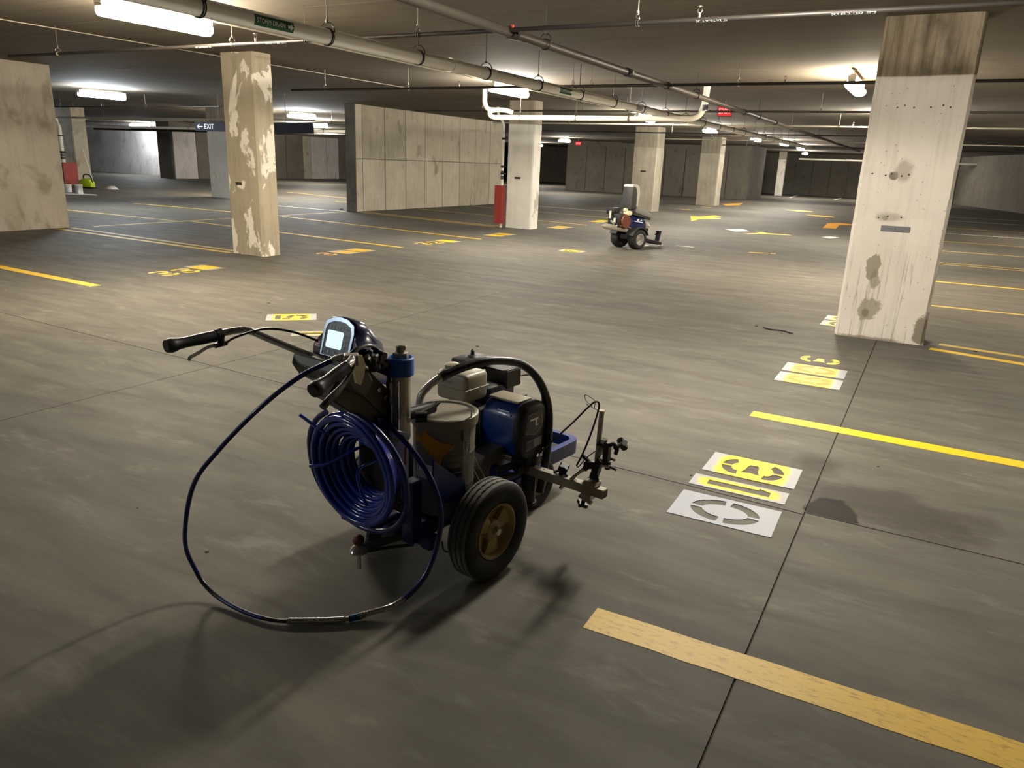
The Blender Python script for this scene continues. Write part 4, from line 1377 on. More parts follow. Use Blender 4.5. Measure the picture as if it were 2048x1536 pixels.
# displacement pump column
PX, PY = 0.08, -0.262
bm = B(); lathe(bm, [(0.034, 0.60), (0.036, 0.61), (0.036, 0.86)], 28, 'Z', (PX, PY, 0)); pump = part('pump_cylinder', bm, 'steel', LS, True)
bm = B(); lathe(bm, [(0.036, 0.845), (0.0485, 0.846), (0.0485, 0.908), (0.044, 0.912), (0.040, 0.912), (0.040, 0.9)], 32, 'Z', (PX, PY, 0)); obj('pump_collar', bm, 'collar_blue', pump, True)
bm = B(); lathe(bm, [(0.03, 0.89), (0.03, 0.928), (0.019, 0.93)], 6, 'Z', (PX, PY, 0)); cyl(bm, (PX, PY, 0.925), (PX, PY, 0.952), 0.017, 8); box(bm, (PX + 0.008, PY, 0.947), (0.028, 0.012, 0.016), (0.5, 'Z'), 0.002, 1); obj('pump_cap', bm, 'steel', pump)
bm = B(); cyl(bm, (PX - 0.012, PY - 0.036, 0.60), (PX - 0.012, PY - 0.036, 0.80), 0.0055, 8)
for k in range(26):
    cyl(bm, (PX - 0.012, PY - 0.036, 0.61 + k * 0.0035), (PX - 0.012, PY - 0.036, 0.612 + k * 0.0035), 0.0072, 8)
cyl(bm, (PX - 0.012, PY - 0.036, 0.745), (PX - 0.012, PY - 0.036, 0.765), 0.009, 6); cyl(bm, (PX - 0.012, PY - 0.036, 0.80), (PX - 0.012, PY - 0.036, 0.82), 0.008, 6)
obj('tie_rod', bm, 'chrome', pump, True)
bm = B(); box(bm, (PX + 0.024, PY - 0.036, 0.72), (0.006, 0.006, 0.22)); obj('guide_strip', bm, 'chrome', pump)
bm = B(); box(bm, (PX - 0.05, PY + 0.01, 0.74), (0.022, 0.05, 0.24), None, 0.003, 1); part('pump_bracket', bm, 'black_plastic')
bm = B(); cyl(bm, (PX, PY + 0.03, 0.685), (PX + 0.01, PY + 0.16, 0.685), 0.024, 14); cyl(bm, (PX + 0.055, PY + 0.02, 0.69), (PX + 0.085, PY + 0.05, 0.69), 0.021, 12); prism(bm, [(PY + 0.05, 0.70), (PY + 0.16, 0.715), (PY + 0.10, 0.68)], PX + 0.04, PX + 0.055, 'YZ'); pv = part('prime_valve', bm, 'black_plastic', LS, True)
bm = B(); cyl(bm, (PX + 0.05, PY - 0.01, 0.685), (PX + 0.054, PY - 0.013, 0.685), 0.01, 10); obj('valve_pin', bm, 'chrome', pv, True)
# white guard with warning triangles
bm = B()
cols = []
for k in range(11):
    t = math.radians(195 + k * 14)
    top, bot = 0.655 - 0.012 * abs(k - 5) / 5, 0.44 + 0.03 * (k / 10)
    cols.append([bm.verts.new((PX + 0.012 + r_ * math.cos(t), PY + r_ * math.sin(t), z_)) for r_ in (0.058, 0.052) for z_ in (top, bot)])
for a, b in zip(cols[:-1], cols[1:]):
    bm.faces.new((a[0], a[1], b[1], b[0])); bm.faces.new((a[2], b[2], b[3], a[3])); bm.faces.new((a[0], b[0], b[2], a[2])); bm.faces.new((a[1], a[3], b[3], b[1]))
bm.faces.new((cols[0][0], cols[0][2], cols[0][3], cols[0][1])); bm.faces.new((cols[-1][0], cols[-1][1], cols[-1][3], cols[-1][2]))
gd = part('pump_guard', bm, 'label_white', LS, True)
for a in (245, 292):
    t = math.radians(a)
    bm = B(); prism(bm, [(-0.011, -0.009), (0.011, -0.009), (0, 0.012)], -0.0005, 0.0005, 'XZ')
    o = obj('warning_triangle', bm, 'label_yellow', gd, False, (PX + 0.012 + 0.059 * math.cos(t), PY + 0.059 * math.sin(t), 0.62), (0, 0, t + math.pi / 2))
bm = B(); t = math.radians(322); box(bm, (0, 0, 0), (0.007, 0.001, 0.07)); obj('warning_stripe', bm, 'label_red', gd, False, (PX + 0.012 + 0.059 * math.cos(t), PY + 0.059 * math.sin(t), 0.555), (0, 0, t + math.pi / 2))

# steering column plates and handlebar bracket
bm = B(); prism(bm, [(-0.565, 0.815), (-0.48, 0.915), (-0.40, 0.90), (-0.30, 0.80), (-0.25, 0.70), (-0.29, 0.655), (-0.40, 0.69)], -0.065, 0.04, 'YZ'); beveled(bm, 0.006, 1); part('column_housing', bm, 'plate_grey')
bm = B(); prism(bm, [(-0.445, 0.89), (-0.385, 0.872), (-0.268, 0.765), (-0.255, 0.69), (-0.298, 0.672), (-0.423, 0.80)], 0.041, 0.049, 'YZ'); gs = part('gusset_plate', bm, 'plate_grey')
for u, z in ((-0.345, 0.80), (-0.315, 0.765), (-0.42, 0.855)):
    bm = B(); cyl(bm, (0.049, u, z), (0.058, u, z), 0.009, 6); obj('bolt', bm, 'chrome', gs)
bm = B(); prism(bm, [(-0.515, 0.925), (-0.44, 0.925), (-0.40, 0.85), (-0.44, 0.80), (-0.50, 0.84), (-0.53, 0.885)], -0.20, 0.09, 'YZ'); beveled(bm, 0.008, 2); br = part('handlebar_bracket', bm, 'plate_grey')
bm = B(); cyl(bm, (-0.20, -0.49, 0.895), (-0.212, -0.492, 0.897), 0.022, 14); obj('bracket_plug', bm, 'black_plastic', br, True)
bm = B(); prism(bm, [(-0.36, 0.70), (-0.27, 0.665), (-0.25, 0.60), (-0.34, 0.62)], -0.10, 0.06, 'YZ'); part('column_foot', bm, 'frame_blue')

# handlebars, grips, levers
bm = B(); tube(bm, catmull([(-0.10, -0.47, 0.905), (-0.155, -0.515, 0.93), (-0.25, -0.56, 0.962), (-0.345, -0.60, 0.99), (-0.39, -0.645, 0.985), (-0.40, -0.72, 0.975), (-0.402, -0.80, 0.972)], 8), 0.0125, 14); lb = part('handlebar', bm, 'chrome', LS, True)
def grip(p0, p1, r, parent):
    p0, p1 = Vector(p0), Vector(p1)
    d = p1 - p0
    pts = [p0 + d * k / 14 for k in range(15)]
    rad = [r * 1.06] + [r * (1.0 + 0.05 * math.sin(k * 0.55)) for k in range(1, 10)] + [r * 1.0, r * 1.04, r * 1.22, r * 1.34, r * 1.12]
    pts[-1] = p1 + d.normalized() * 0.004
    bm = B(); tube(bm, pts, r, 18, False, rad); return obj('grip', bm, 'grip_black', parent, True, None, None, 60)
grip((-0.399, -0.695, 0.976), (-0.402, -0.868, 0.968), 0.0195, lb)
bm = B(); cyl(bm, (-0.399, -0.668, 0.981), (-0.4, -0.69, 0.978), 0.021, 16); cyl(bm, (-0.396, -0.672, 0.985), (-0.394, -0.675, 0.94), 0.012, 10); cyl(bm, (-0.394, -0.655, 0.946), (-0.394, -0.70, 0.942), 0.009, 10); obj('lever_clamp', bm, 'black_plastic', lb, True)
bm = B(); tube(bm, catmull([(-0.392, -0.675, 0.943), (-0.392, -0.725, 0.943), (-0.391, -0.765, 0.929), (-0.39, -0.797, 0.919), (-0.39, -0.80, 0.908)], 6), 0.006, 8); obj('brake_lever', bm, 'steel', lb, True)
bm = B(); tube(bm, catmull([(-0.39, -0.66, 0.946), (-0.34, -0.654, 0.974), (-0.28, -0.592, 1.003), (-0.22, -0.553, 1.007), (-0.17, -0.507, 0.992), (-0.12, -0.45, 0.96)], 8), 0.0042, 8); obj('brake_cable', bm, 'black_hose', lb, True)
bm = B(); tube(bm, catmull([(0.05, -0.47, 0.905), (0.11, -0.53, 0.945), (0.19, -0.595, 0.985), (0.255, -0.64, 1.005), (0.295, -0.69, 1.005), (0.31, -0.77, 0.98)], 8), 0.0125, 14); rb = part('handlebar', bm, 'chrome', LS, True)
grip((0.300, -0.70, 1.0), (0.318, -0.836, 0.962), 0.0185, rb)
bm = B(); box(bm, (0.235, -0.625, 0.998), (0.04, 0.045, 0.034), (-0.7, 'Z'), 0.004, 2); obj('clamp_block', bm, 'steel', rb, True)
bm = B(); tube(bm, catmull([(0.235, -0.61, 0.985), (0.245, -0.655, 0.94), (0.255, -0.70, 0.915), (0.262, -0.742, 0.896), (0.265, -0.765, 0.882)], 6), 0.0, 10, False, [0.006 + 0.006 * min(1, max(0, (k - 4) / 10)) for k in range(25)]); obj('trigger_lever', bm, 'dark_steel', rb, True)
bm = B(); prism(bm, [(-0.628, 0.985), (-0.606, 1.008), (-0.568, 0.998), (-0.555, 0.965), (-0.562, 0.93), (-0.576, 0.902), (-0.594, 0.912), (-0.604, 0.96)], 0.212, 0.222, 'YZ'); obj('trigger_plate', bm, 'cream_metal', rb)
bm = B(); cyl(bm, (0.21, -0.60, 0.988), (0.21, -0.545, 0.945), 0.011, 10); cyl(bm, (0.21, -0.60, 0.99), (0.21, -0.612, 0.994), 0.012, 10); obj('trigger_barrel', bm, 'dark_steel', rb, True)
bm = B()
for (a, b, r) in (((0.10, -0.44, 0.955), (0.10, -0.40, 0.90), 0.02), ((0.13, -0.47, 0.94), (0.07, -0.40, 0.95), 0.014), ((0.15, -0.52, 0.935), (0.09, -0.43, 0.91), 0.011), ((0.05, -0.38, 0.955), (0.12, -0.38, 0.94), 0.016), ((0.11, -0.37, 0.91), (0.06, -0.42, 0.89), 0.015)):
    cyl(bm, a, b, r, 10)
box(bm, (0.095, -0.41, 0.93), (0.045, 0.06, 0.045), (0.4, 'Z'), 0.006, 1)
fm = part('valve_manifold', bm, 'black_plastic', LS, True)
bm = B()
for p in ((0.125, -0.43, 0.945), (0.12, -0.385, 0.92), (0.13, -0.47, 0.955), (0.11, -0.36, 0.905)):
    cyl(bm, p, (p[0] + 0.012, p[1] - 0.01, p[2] + 0.006), 0.007, 6)
obj('fitting', bm, 'chrome', fm)
bm = B(); tube(bm, catmull([(0.12, -0.555, 0.962), (0.12, -0.50, 0.99), (0.10, -0.415, 0.98), (0.08, -0.343, 0.925), (0.06, -0.305, 0.86), (0.05, -0.30, 0.80)], 8), 0.006, 8); tube(bm, catmull([(0.13, -0.56, 0.97), (0.11, -0.47, 0.985), (0.06, -0.40, 0.95), (0.04, -0.36, 0.87)], 8), 0.004, 8); part('control_cable', bm, 'black_hose', LS, True)

# console
PC = Vector((-0.03, -0.462, 0.942))
E1 = Vector((1, 0, 0)); E2 = Vector((0, 0.287, 0.958)).normalized(); EN = Vector((0, -0.958, 0.287)).normalized()
def pp(x, s, n=0.0):
    return PC + E1 * x + E2 * s + EN * n
outl = [(-0.118, -0.022), (-0.124, 0.012), (-0.105, 0.040), (-0.088, 0.056), (-0.082, 0.085), (-0.074, 0.108), (-0.052, 0.121), (0, 0.128), (0.052, 0.121), (0.074, 0.108), (0.082, 0.085), (0.088, 0.056), (0.105, 0.040), (0.118, 0.012), (0.112, -0.022)]
def loft(bm, rings, cap=True):
    vs = [[bm.verts.new(p) for p in r] for r in rings]
    n = len(vs[0])
    for a, b in zip(vs[:-1], vs[1:]):
        for i in range(n):
            j = (i + 1) % n
            bm.faces.new((a[i], a[j], b[j], b[i]))
    if cap:
        bm.faces.new(vs[0][::-1]); bm.faces.new(vs[-1])
    return bm
bm = B()
r0 = [pp(x * 0.97, s * 0.97, 0.006) for x, s in outl]
r1 = [pp(x, s, 0.0) for x, s in outl]
r2 = [pp(x, s, -0.05) for x, s in outl]
r3 = [pp(x * 0.92, s * 0.9 - 0.02, -0.11) for x, s in outl]
r4 = [Vector((-0.03 + x * 0.72, -0.30 + 0.02 * s, 0.86 + s * 0.9)) for x, s in outl]
r5 = [Vector((-0.03 + x * 0.6, -0.262, 0.80 + s * 0.5)) for x, s in outl]
con = part('console_hood', loft(bm, [r0, r1, r2, r3, r4, r5]), 'console_blue', LS, True, 60)
inn = [(-0.066, -0.016), (-0.066, 0.075), (-0.058, 0.094), (-0.032, 0.106), (0, 0.109), (0.032, 0.106), (0.058, 0.094), (0.066, 0.075), (0.066, -0.016)]
trim_o = [(-0.073, -0.018), (-0.078, 0.076), (-0.070, 0.103), (-0.036, 0.119), (0, 0.123), (0.036, 0.119), (0.070, 0.103), (0.078, 0.076), (0.073, -0.018)]
bm = B(); loft(bm, [[pp(x, s, 0.004) for x, s in trim_o], [pp(x, s, 0.0105) for x, s in trim_o], [pp(x, s, 0.0105) for x, s in inn], [pp(x, s, 0.004) for x, s in inn]], False); obj('panel_trim', bm, 'trim_silver', con, True, None, None, 30)
bm = B(); loft(bm, [[pp(x, s, 0.003) for x, s in inn], [pp(x, s, 0.008) for x, s in inn]]); obj('control_panel', bm, 'panel_black', con)
def pbox(name, x0, x1, s0, s1, n0, n1, mat, rr=0.0):
    bm = B()
    pts = [(x0, s0), (x1, s0), (x1, s1), (x0, s1)]
    if rr:
        pts = [(x0 + rr, s0), (x1 - rr, s0), (x1, s0 + rr), (x1, s1 - rr), (x1 - rr, s1), (x0 + rr, s1), (x0, s1 - rr), (x0, s0 + rr)]
    loft(bm, [[pp(x, s, n0) for x, s in pts], [pp(x, s, n1) for x, s in pts]])
    return obj(name, bm, mat, con)
pbox('screen', -0.054, 0.026, 0.012, 0.073, 0.008, 0.0095, 'lcd_glow', 0.004)
bo = [(-0.05, -0.04), (-0.034, -0.024), (-0.018, -0.008), (-0.002, 0.008), (0.014, 0.024)]
for a, b in bo:
    pbox('button', a, b, 0.081, 0.091, 0.008, 0.0092, 'button_grey')
for a in (0.034, 0.049):
    for s in (0.079, 0.056, 0.036, 0.018):
        bm = B()
        pts = [(a, s), (a + 0.009, s), (a + 0.009, s + 0.011), (a, s + 0.011)]
        ins = [(a + 0.002, s + 0.002), (a + 0.007, s + 0.002), (a + 0.007, s + 0.009), (a + 0.002, s + 0.009)]
        loft(bm, [[pp(x, q, 0.008) for x, q in pts], [pp(x, q, 0.009) for x, q in pts], [pp(x, q, 0.009) for x, q in ins], [pp(x, q, 0.008) for x, q in ins]], False)
        obj('button', bm, 'button_grey', con)
for x in (-0.035, -0.005):
    bm = B(); cyl(bm, pp(x, -0.002, 0.008), pp(x, -0.002, 0.0095), 0.0055, 14); obj('button', bm, 'button_grey', con)
pbox('flag_sticker', -0.112, -0.086, 0.004, 0.030, 0.0068, 0.0075, 'label_white')
for k in range(4):
    pbox('flag_stripe', -0.112, -0.086, 0.004 + k * 0.0068, 0.0072 + k * 0.0068, 0.0075, 0.0079, 'label_red')
pbox('flag_canton', -0.112, -0.099, 0.017, 0.030, 0.0079, 0.0082, 'frame_blue')

# paint hose coil on the rear rack
pts = []
turns = 13
rad_seq = [0.214, 0.196, 0.205, 0.176, 0.190, 0.158, 0.174, 0.140, 0.158, 0.122, 0.142, 0.112, 0.130, 0.118]
u_seq = [-0.43, -0.432, -0.412, -0.418, -0.394, -0.40, -0.378, -0.384, -0.36, -0.364, -0.34, -0.342, -0.32, -0.315]
rnd = random.Random(5)
for k in range(turns * 28 + 1):
    f = k / 28
    i = min(int(f), turns - 1)
    w_ = f - i
    w_ = w_ * w_ * (3 - 2 * w_)
    r = rad_seq[i] * (1 - w_) + rad_seq[i + 1] * w_
    u = u_seq[i] * (1 - w_) + u_seq[i + 1] * w_
    a = math.pi / 2 - f * 2 * math.pi
    pts.append((-0.005 + r * math.cos(a) * 1.02 + 0.003 * math.sin(f * 5.3), u + 0.05 * (0.5 - math.sin(a) * 0.5) * 0.6 - 0.02, 0.500 + r * math.sin(a) * 1.02 - 0.10 * (0.215 - r)))
bm = B(); tube(bm, pts, 0.0118, 10); part('hose_coil', bm, 'hose_blue', LS, True)
# slack outer loop that has slid off the coil
loop = []
for k in range(40):
    a = math.radians(120 + k * (330 / 39))
    rx, rz = 0.262, 0.232
    drop = 0.02 if math.sin(a) < 0 else 0.0
    loop.append((-0.003 + rx * math.cos(a) + 0.01 * math.sin(a), -0.445 + 0.07 * (0.5 - 0.5 * math.sin(a)), 0.495 + rz * math.sin(a) - drop))
bm = B(); tube(bm, loop, 0.0115, 10); part('slack_hose', bm, 'hose_navy', LS, True)
# rack hooks
for P in ([(-0.12, -0.33, 0.60), (-0.125, -0.435, 0.612), (-0.25, -0.462, 0.66)], [(-0.05, -0.33, 0.55), (-0.06, -0.365, 0.545), (-0.13, -0.43, 0.49), (-0.21, -0.458, 0.464)], [(0.0, -0.33, 0.62), (0.0, -0.396, 0.613), (0.045, -0.40, 0.605), (0.08, -0.40, 0.60)], [(0.0, -0.30, 0.50), (0.0, -0.40, 0.49), (0.04, -0.43, 0.44), (0.085, -0.44, 0.385)]):
    bm = B(); tube(bm, catmull(P, 5), 0.0065, 8); part('rack_hook', bm, 'hose_blue', LS, True)
bm = B(); box(bm, (-0.01, -0.285, 0.50), (0.22, 0.012, 0.30), None, 0.004, 1); part('rack_plate', bm, 'black_plastic')

# long hose loop down to the floor and back to the coil
lp = [(0.06, -0.54, 0.952), (-0.02, -0.63, 0.89), (-0.12, -0.72, 0.78), (-0.25, -0.80, 0.62), (-0.35, -0.85, 0.47), (-0.425, -0.858, 0.24), (-0.425, -0.83, 0.105), (-0.355, -0.815, 0.035), (-0.21, -0.80, 0.014), (-0.07, -0.765, 0.0125), (0.02, -0.70, 0.0125), (0.13, -0.59, 0.0125), (0.18, -0.51, 0.022), (0.24, -0.43, 0.05), (0.285, -0.335, 0.145), (0.285, -0.262, 0.315), (0.255, -0.265, 0.45), (0.18, -0.29, 0.572), (0.06, -0.325, 0.675), (-0.06, -0.36, 0.708), (-0.15, -0.40, 0.66)]
full = catmull(lp, 10)
def seg(i0, i1, r, mat, name, parent=LS, n=10):
    bm = B(); tube(bm, full[i0:i1 + 1], r, n); return obj(name, bm, mat, parent, True)
wh = seg(0, 62, 0.0085, 'hose_navy', 'whip_hose')
bm = B(); tube(bm, [full[0] + Vector((0.03, 0.03, 0.012)), full[0], full[1]], 0.011, 10); obj('hose_ferrule', bm, 'steel', wh, True)
seg(62, 74, 0.0088, 'black_hose', 'bend_sleeve', wh)
seg(74, 88, 0.0085, 'hose_navy', 'whip_hose_end', wh)
seg(88, 96, 0.0075, 'black_hose', 'swivel_stem', wh)
fitc = seg(96, 110, 0.0105, 'chrome', 'spring_guard')
for i in range(97, 110, 1):
    bm = B(); d = (full[i + 1] - full[i - 1]).normalized(); cyl(bm, full[i] - d * 0.002, full[i] + d * 0.002, 0.0118, 10); obj('spring_turn', bm, 'chrome', fitc, True)
for i, mt, r in ((111, 'dark_steel', 0.012), (112, 'collar_blue', 0.0125), (113, 'dark_steel', 0.0115), (114, 'collar_blue', 0.0125), (115, 'steel', 0.0125), (116, 'steel', 0.0115)):
    bm = B(); d = (full[i + 1] - full[i]).normalized(); c_ = (full[i] + full[i + 1]) / 2; cyl(bm, c_ - d * 0.0055, c_ + d * 0.0055, r, 8); obj('union_nut', bm, mt, fitc, True)
seg(110, 118, 0.008, 'steel', 'union_core', fitc)
f2 = seg(117, 132, 0.0105, 'chrome', 'spring_guard')
for i in range(124, 132):
    bm = B(); d = (full[i + 1] - full[i - 1]).normalized(); cyl(bm, full[i] - d * 0.002, full[i] + d * 0.002, 0.0118, 10); obj('spring_turn', bm, 'chrome', f2, True)
seg(131, len(full) - 1, 0.0105, 'hose_navy', 'return_hose')

# suction tube
bm = B(); tube(bm, catmull([(0.02, -0.10, 0.66), (0.022, -0.103, 0.69), (0.03, -0.10, 0.722), (0.042, -0.078, 0.75), (0.058, -0.05, 0.774), (0.07, -0.026, 0.789)], 6), 0.0155, 16); st = part('suction_tube', bm, 'steel', LS, True)
bm = B(); cyl(bm, (0.066, -0.034, 0.784), (0.074, -0.008, 0.797), 0.021, 16); obj('hose_clamp', bm, 'dark_steel', st, True)
bm = B(); tube(bm, catmull([(0.07, -0.026, 0.789), (0.10, 0.072, 0.815), (0.14, 0.196, 0.824), (0.17, 0.346, 0.787), (0.20, 0.437, 0.710), (0.22, 0.499, 0.580), (0.235, 0.493, 0.445), (0.245, 0.463, 0.313), (0.25, 0.424, 0.195)], 10), 0.0185, 18); part('suction_hose', bm, 'black_hose', LS, True)

# engine
bm = B(); box(bm, (-0.10, 0.44, 0.41), (0.22, 0.30, 0.30), None, 0.02, 2); box(bm, (-0.075, 0.47, 0.56), (0.12, 0.20, 0.15), None, 0.02, 2)
for k in range(7):
    box(bm, (-0.10, 0.60, 0.33 + k * 0.03), (0.24, 0.08, 0.010))
cyl(bm, (-0.02, 0.47, 0.42), (0.05, 0.47, 0.42), 0.10, 24); cyl(bm, (-0.1, 0.28, 0.42), (-0.1, 0.22, 0.42), 0.105, 24)
eng = part('engine_block', bm, 'black_plastic', LS, True)
bm = B()
for (a, b, r) in (((-0.01, 0.5, 0.56), (0.02, 0.56, 0.55), 0.018), ((0.0, 0.54, 0.50), (0.03, 0.56, 0.47), 0.012), ((0.01, 0.44, 0.55), (0.03, 0.42, 0.53), 0.014), ((0.02, 0.58, 0.57), (0.02, 0.58, 0.52), 0.022)):
    cyl(bm, a, b, r, 12)
obj('carburettor', bm, 'dark_steel', eng, True)
bm = B(); box(bm, (-0.105, 0.295, 0.655), (0.175, 0.155, 0.13), None, 0.022, 4); tank = part('fuel_tank', bm, 'tank_grey', LS, True)
bm = B(); box(bm, (-0.105, 0.295, 0.652), (0.181, 0.161, 0.005), None, 0.002, 1); obj('tank_seam', bm, 'tank_grey', tank)
bm = B(); lathe(bm, [(0.03, 0.718), (0.034, 0.722), (0.034, 0.74), (0.024, 0.746), (0.001, 0.746)], 20, 'Z', (-0.14, 0.27, 0)); obj('fuel_cap', bm, 'tank_grey', tank, True)
bm = B()
for k in range(4):
    box(bm, (-0.15 + k * 0.012, 0.2165, 0.70 - 0.0 * k), (0.006, 0.001, 0.02))
    box(bm, (-0.13 + k * 0.012, 0.2165, 0.675), (0.008, 0.001, 0.012))
obj('tank_lettering', bm, 'label_grey', tank)
bm = B(); box(bm, (-0.20, 0.475, 0.70), (0.13, 0.16, 0.055), None, 0.012, 2); ac = part('air_cleaner', bm, 'black_plastic', LS, True)
bm = B(); lathe(bm, [(0.03, 0.727), (0.024, 0.733), (0.010, 0.735), (0.008, 0.75), (0.010, 0.755), (0.001, 0.765)], 14, 'Z', (-0.20, 0.475, 0)); obj('wing_nut', bm, 'black_plastic', ac, True)
bm = B(); box(bm, (-0.075, 0.55, 0.645), (0.13, 0.115, 0.085), None, 0.006, 1); mf = part('muffler_guard', bm, 'black_plastic')
for k in range(8):
    bm = B(); box(bm, (-0.022, 0.505 + k * 0.0125, 0.6885), (0.025, 0.006, 0.003)); obj('muffler_slot', bm, 'dark_steel', mf)
bm = B(); tube(bm, catmull([(-0.02, 0.60, 0.645), (0.01, 0.66, 0.64), (0.05, 0.68, 0.58), (0.08, 0.66, 0.50), (0.09, 0.62, 0.45)], 8), 0.004, 8); part('throttle_cable', bm, 'black_hose', LS, True)
bm = B(); prism(bm, [(0.10, 0.26), (0.14, 0.36), (0.18, 0.41), (0.30, 0.42), (0.30, 0.38), (0.22, 0.35), (0.20, 0.26)], 0.06, 0.13, 'YZ'); part('engine_pedestal', bm, 'dark_steel')
bm = B(); cyl(bm, (0.13, 0.06, 0.44), (0.16, 0.14, 0.27), 0.006, 8); cyl(bm, (0.14, 0.09, 0.44), (0.17, 0.17, 0.27), 0.004, 8); part('brace_rod', bm, 'steel', LS, True)
bm = B(); cyl(bm, (0.10, 0.30, 0.295), (0.20, 0.44, 0.34), 0.016, 12); cyl(bm, (0.12, 0.28, 0.27), (0.22, 0.42, 0.30), 0.010, 12); cyl(bm, (0.20, 0.44, 0.34), (0.205, 0.446, 0.342), 0.02, 12); part('drain_line', bm, 'dark_steel', LS, True)
bm = B(); cyl(bm, (0.12, -0.03, 0.285), (0.15, 0.0, 0.287), 0.011, 10); part('drain_cock', bm, 'label_yellow', LS, True)

# blue drive housing with black end cover
bm = B()
sec = [(0.345, 0.365), (0.31, 0.39), (0.295, 0.44), (0.295, 0.55), (0.31, 0.59), (0.345, 0.61), (0.43, 0.615), (0.475, 0.595), (0.49, 0.55), (0.49, 0.40), (0.47, 0.365)]
def secring(x, k, du=0.0, dz=0.0):
    cu_, cz_ = 0.395, 0.49
    return [Vector((x, cu_ + (u - cu_) * k + du, cz_ + (z - cz_) * k + dz)) for u, z in sec]
loft(bm, [secring(0.0, 0.8), secring(0.01, 0.94), secring(0.03, 1.0), secring(0.17, 1.0), secring(0.19, 0.99)])
hs = part('drive_housing', bm, 'housing_blue', LS, True, 50)
bm = B(); box(bm, (0.10, 0.38, 0.617), (0.16, 0.10, 0.012), None, 0.005, 2); obj('housing_top', bm, 'tank_grey', hs, True)
bm = B(); loft(bm, [secring(0.185, 1.0, 0, 0.004), secring(0.205, 1.0, 0, 0.004), secring(0.222, 0.94, 0, 0.0), secring(0.228, 0.84)]); ec = obj('end_cover', bm, 'black_plastic', hs, True)
for (u0, u1, z0, z1, nm, mt) in ((0.335, 0.455, 0.475, 0.57, 'badge', 'label_dark'), (0.34, 0.455, 0.41, 0.455, 'badge', 'label_dark')):
    pass
def badge(poly, x, mat, nm, par):
    bm = B(); prism(bm, poly, x, x + 0.0012, 'YZ'); return obj(nm, bm, mat, par)
badge([(0.325, 0.49), (0.34, 0.57), (0.44, 0.575), (0.452, 0.50), (0.40, 0.47)], 0.228, 'label_grey', 'badge_border', hs)
badge([(0.331, 0.493), (0.345, 0.565), (0.435, 0.57), (0.446, 0.503), (0.40, 0.476)], 0.2292, 'label_dark', 'badge', hs)
badge([(0.335, 0.41), (0.335, 0.45), (0.45, 0.455), (0.45, 0.415)], 0.228, 'label_grey', 'badge_border', hs)
badge([(0.339, 0.414), (0.339, 0.446), (0.39, 0.448), (0.39, 0.416)], 0.2292, 'label_dark', 'badge', hs)
bm = B(); box(bm, (0.2306, 0.385, 0.545), (0.001, 0.06, 0.008)); box(bm, (0.2306, 0.40, 0.53), (0.001, 0.012, 0.034)); box(bm, (0.2306, 0.405, 0.515), (0.001, 0.02, 0.006)); obj('badge_mark', bm, 'label_white', hs)
bm = B(); box(bm, (0.13, 0.294, 0.583), (0.06, 0.001, 0.003)); prism(bm, [(0.155, 0.565), (0.168, 0.565), (0.1615, 0.577)], 0.2935, 0.2945, 'XZ'); obj('housing_mark', bm, 'label_white', hs)
bm = B(); box(bm, (0.17, 0.42, 0.335), (0.09, 0.11, 0.08), None, 0.012, 2); cyl(bm, (0.19, 0.42, 0.35), (0.19, 0.42, 0.14), 0.034, 16); cyl(bm, (0.19, 0.42, 0.14), (0.19, 0.42, 0.125), 0.04, 16); cyl(bm, (0.16, 0.36, 0.31), (0.2, 0.35, 0.31), 0.02, 12); part('pump_lower', bm, 'black_plastic', LS, True)
bm = B(); cyl(bm, (0.232, 0.41, 0.375), (0.24, 0.41, 0.375), 0.008, 8); part('grease_nipple', bm, 'chrome', LS, True)

# front tray
bm = B()
def rrect(x0, x1, y0, y1, r, n=5):
    out = []
    for cx, cy, a in ((x1 - r, y1 - r, 0), (x0 + r, y1 - r, 90), (x0 + r, y0 + r, 180), (x1 - r, y0 + r, 270)):
        for k in range(n + 1):
            t = math.radians(a + 90 * k / n)
            out.append((cx + r * math.cos(t), cy + r * math.sin(t)))
    return out
A_ = rrect(-0.23, 0.105, 0.62, 1.0, 0.07)
I_ = rrect(-0.20, 0.075, 0.65, 0.965, 0.05)
loft(bm, [[Vector((x, y, 0.19)) for x, y in A_], [Vector((x, y, 0.26)) for x, y in A_], [Vector((x, y, 0.262)) for x, y in I_], [Vector((x, y, 0.20)) for x, y in I_]], False)
vs = [bm.verts.new((x, y, 0.195)) for x, y in I_]
bm.faces.new(vs)
tr = part('front_tray', bm, 'frame_blue', LS, True, 40)
bm = B(); box(bm, (0.0, 0.84, 0.215), (0.2, 0.12, 0.03), None, 0.005, 1); obj('tray_insert', bm, 'black_plastic', tr)
bm = B(); prism(bm, [(0.63, 0.29), (0.70, 0.29), (0.69, 0.15), (0.64, 0.15)], 0.108, 0.114, 'YZ'); cyl(bm, (0.114, 0.665, 0.26), (0.124, 0.665, 0.26), 0.01, 8); part('tray_bracket', bm, 'label_grey')

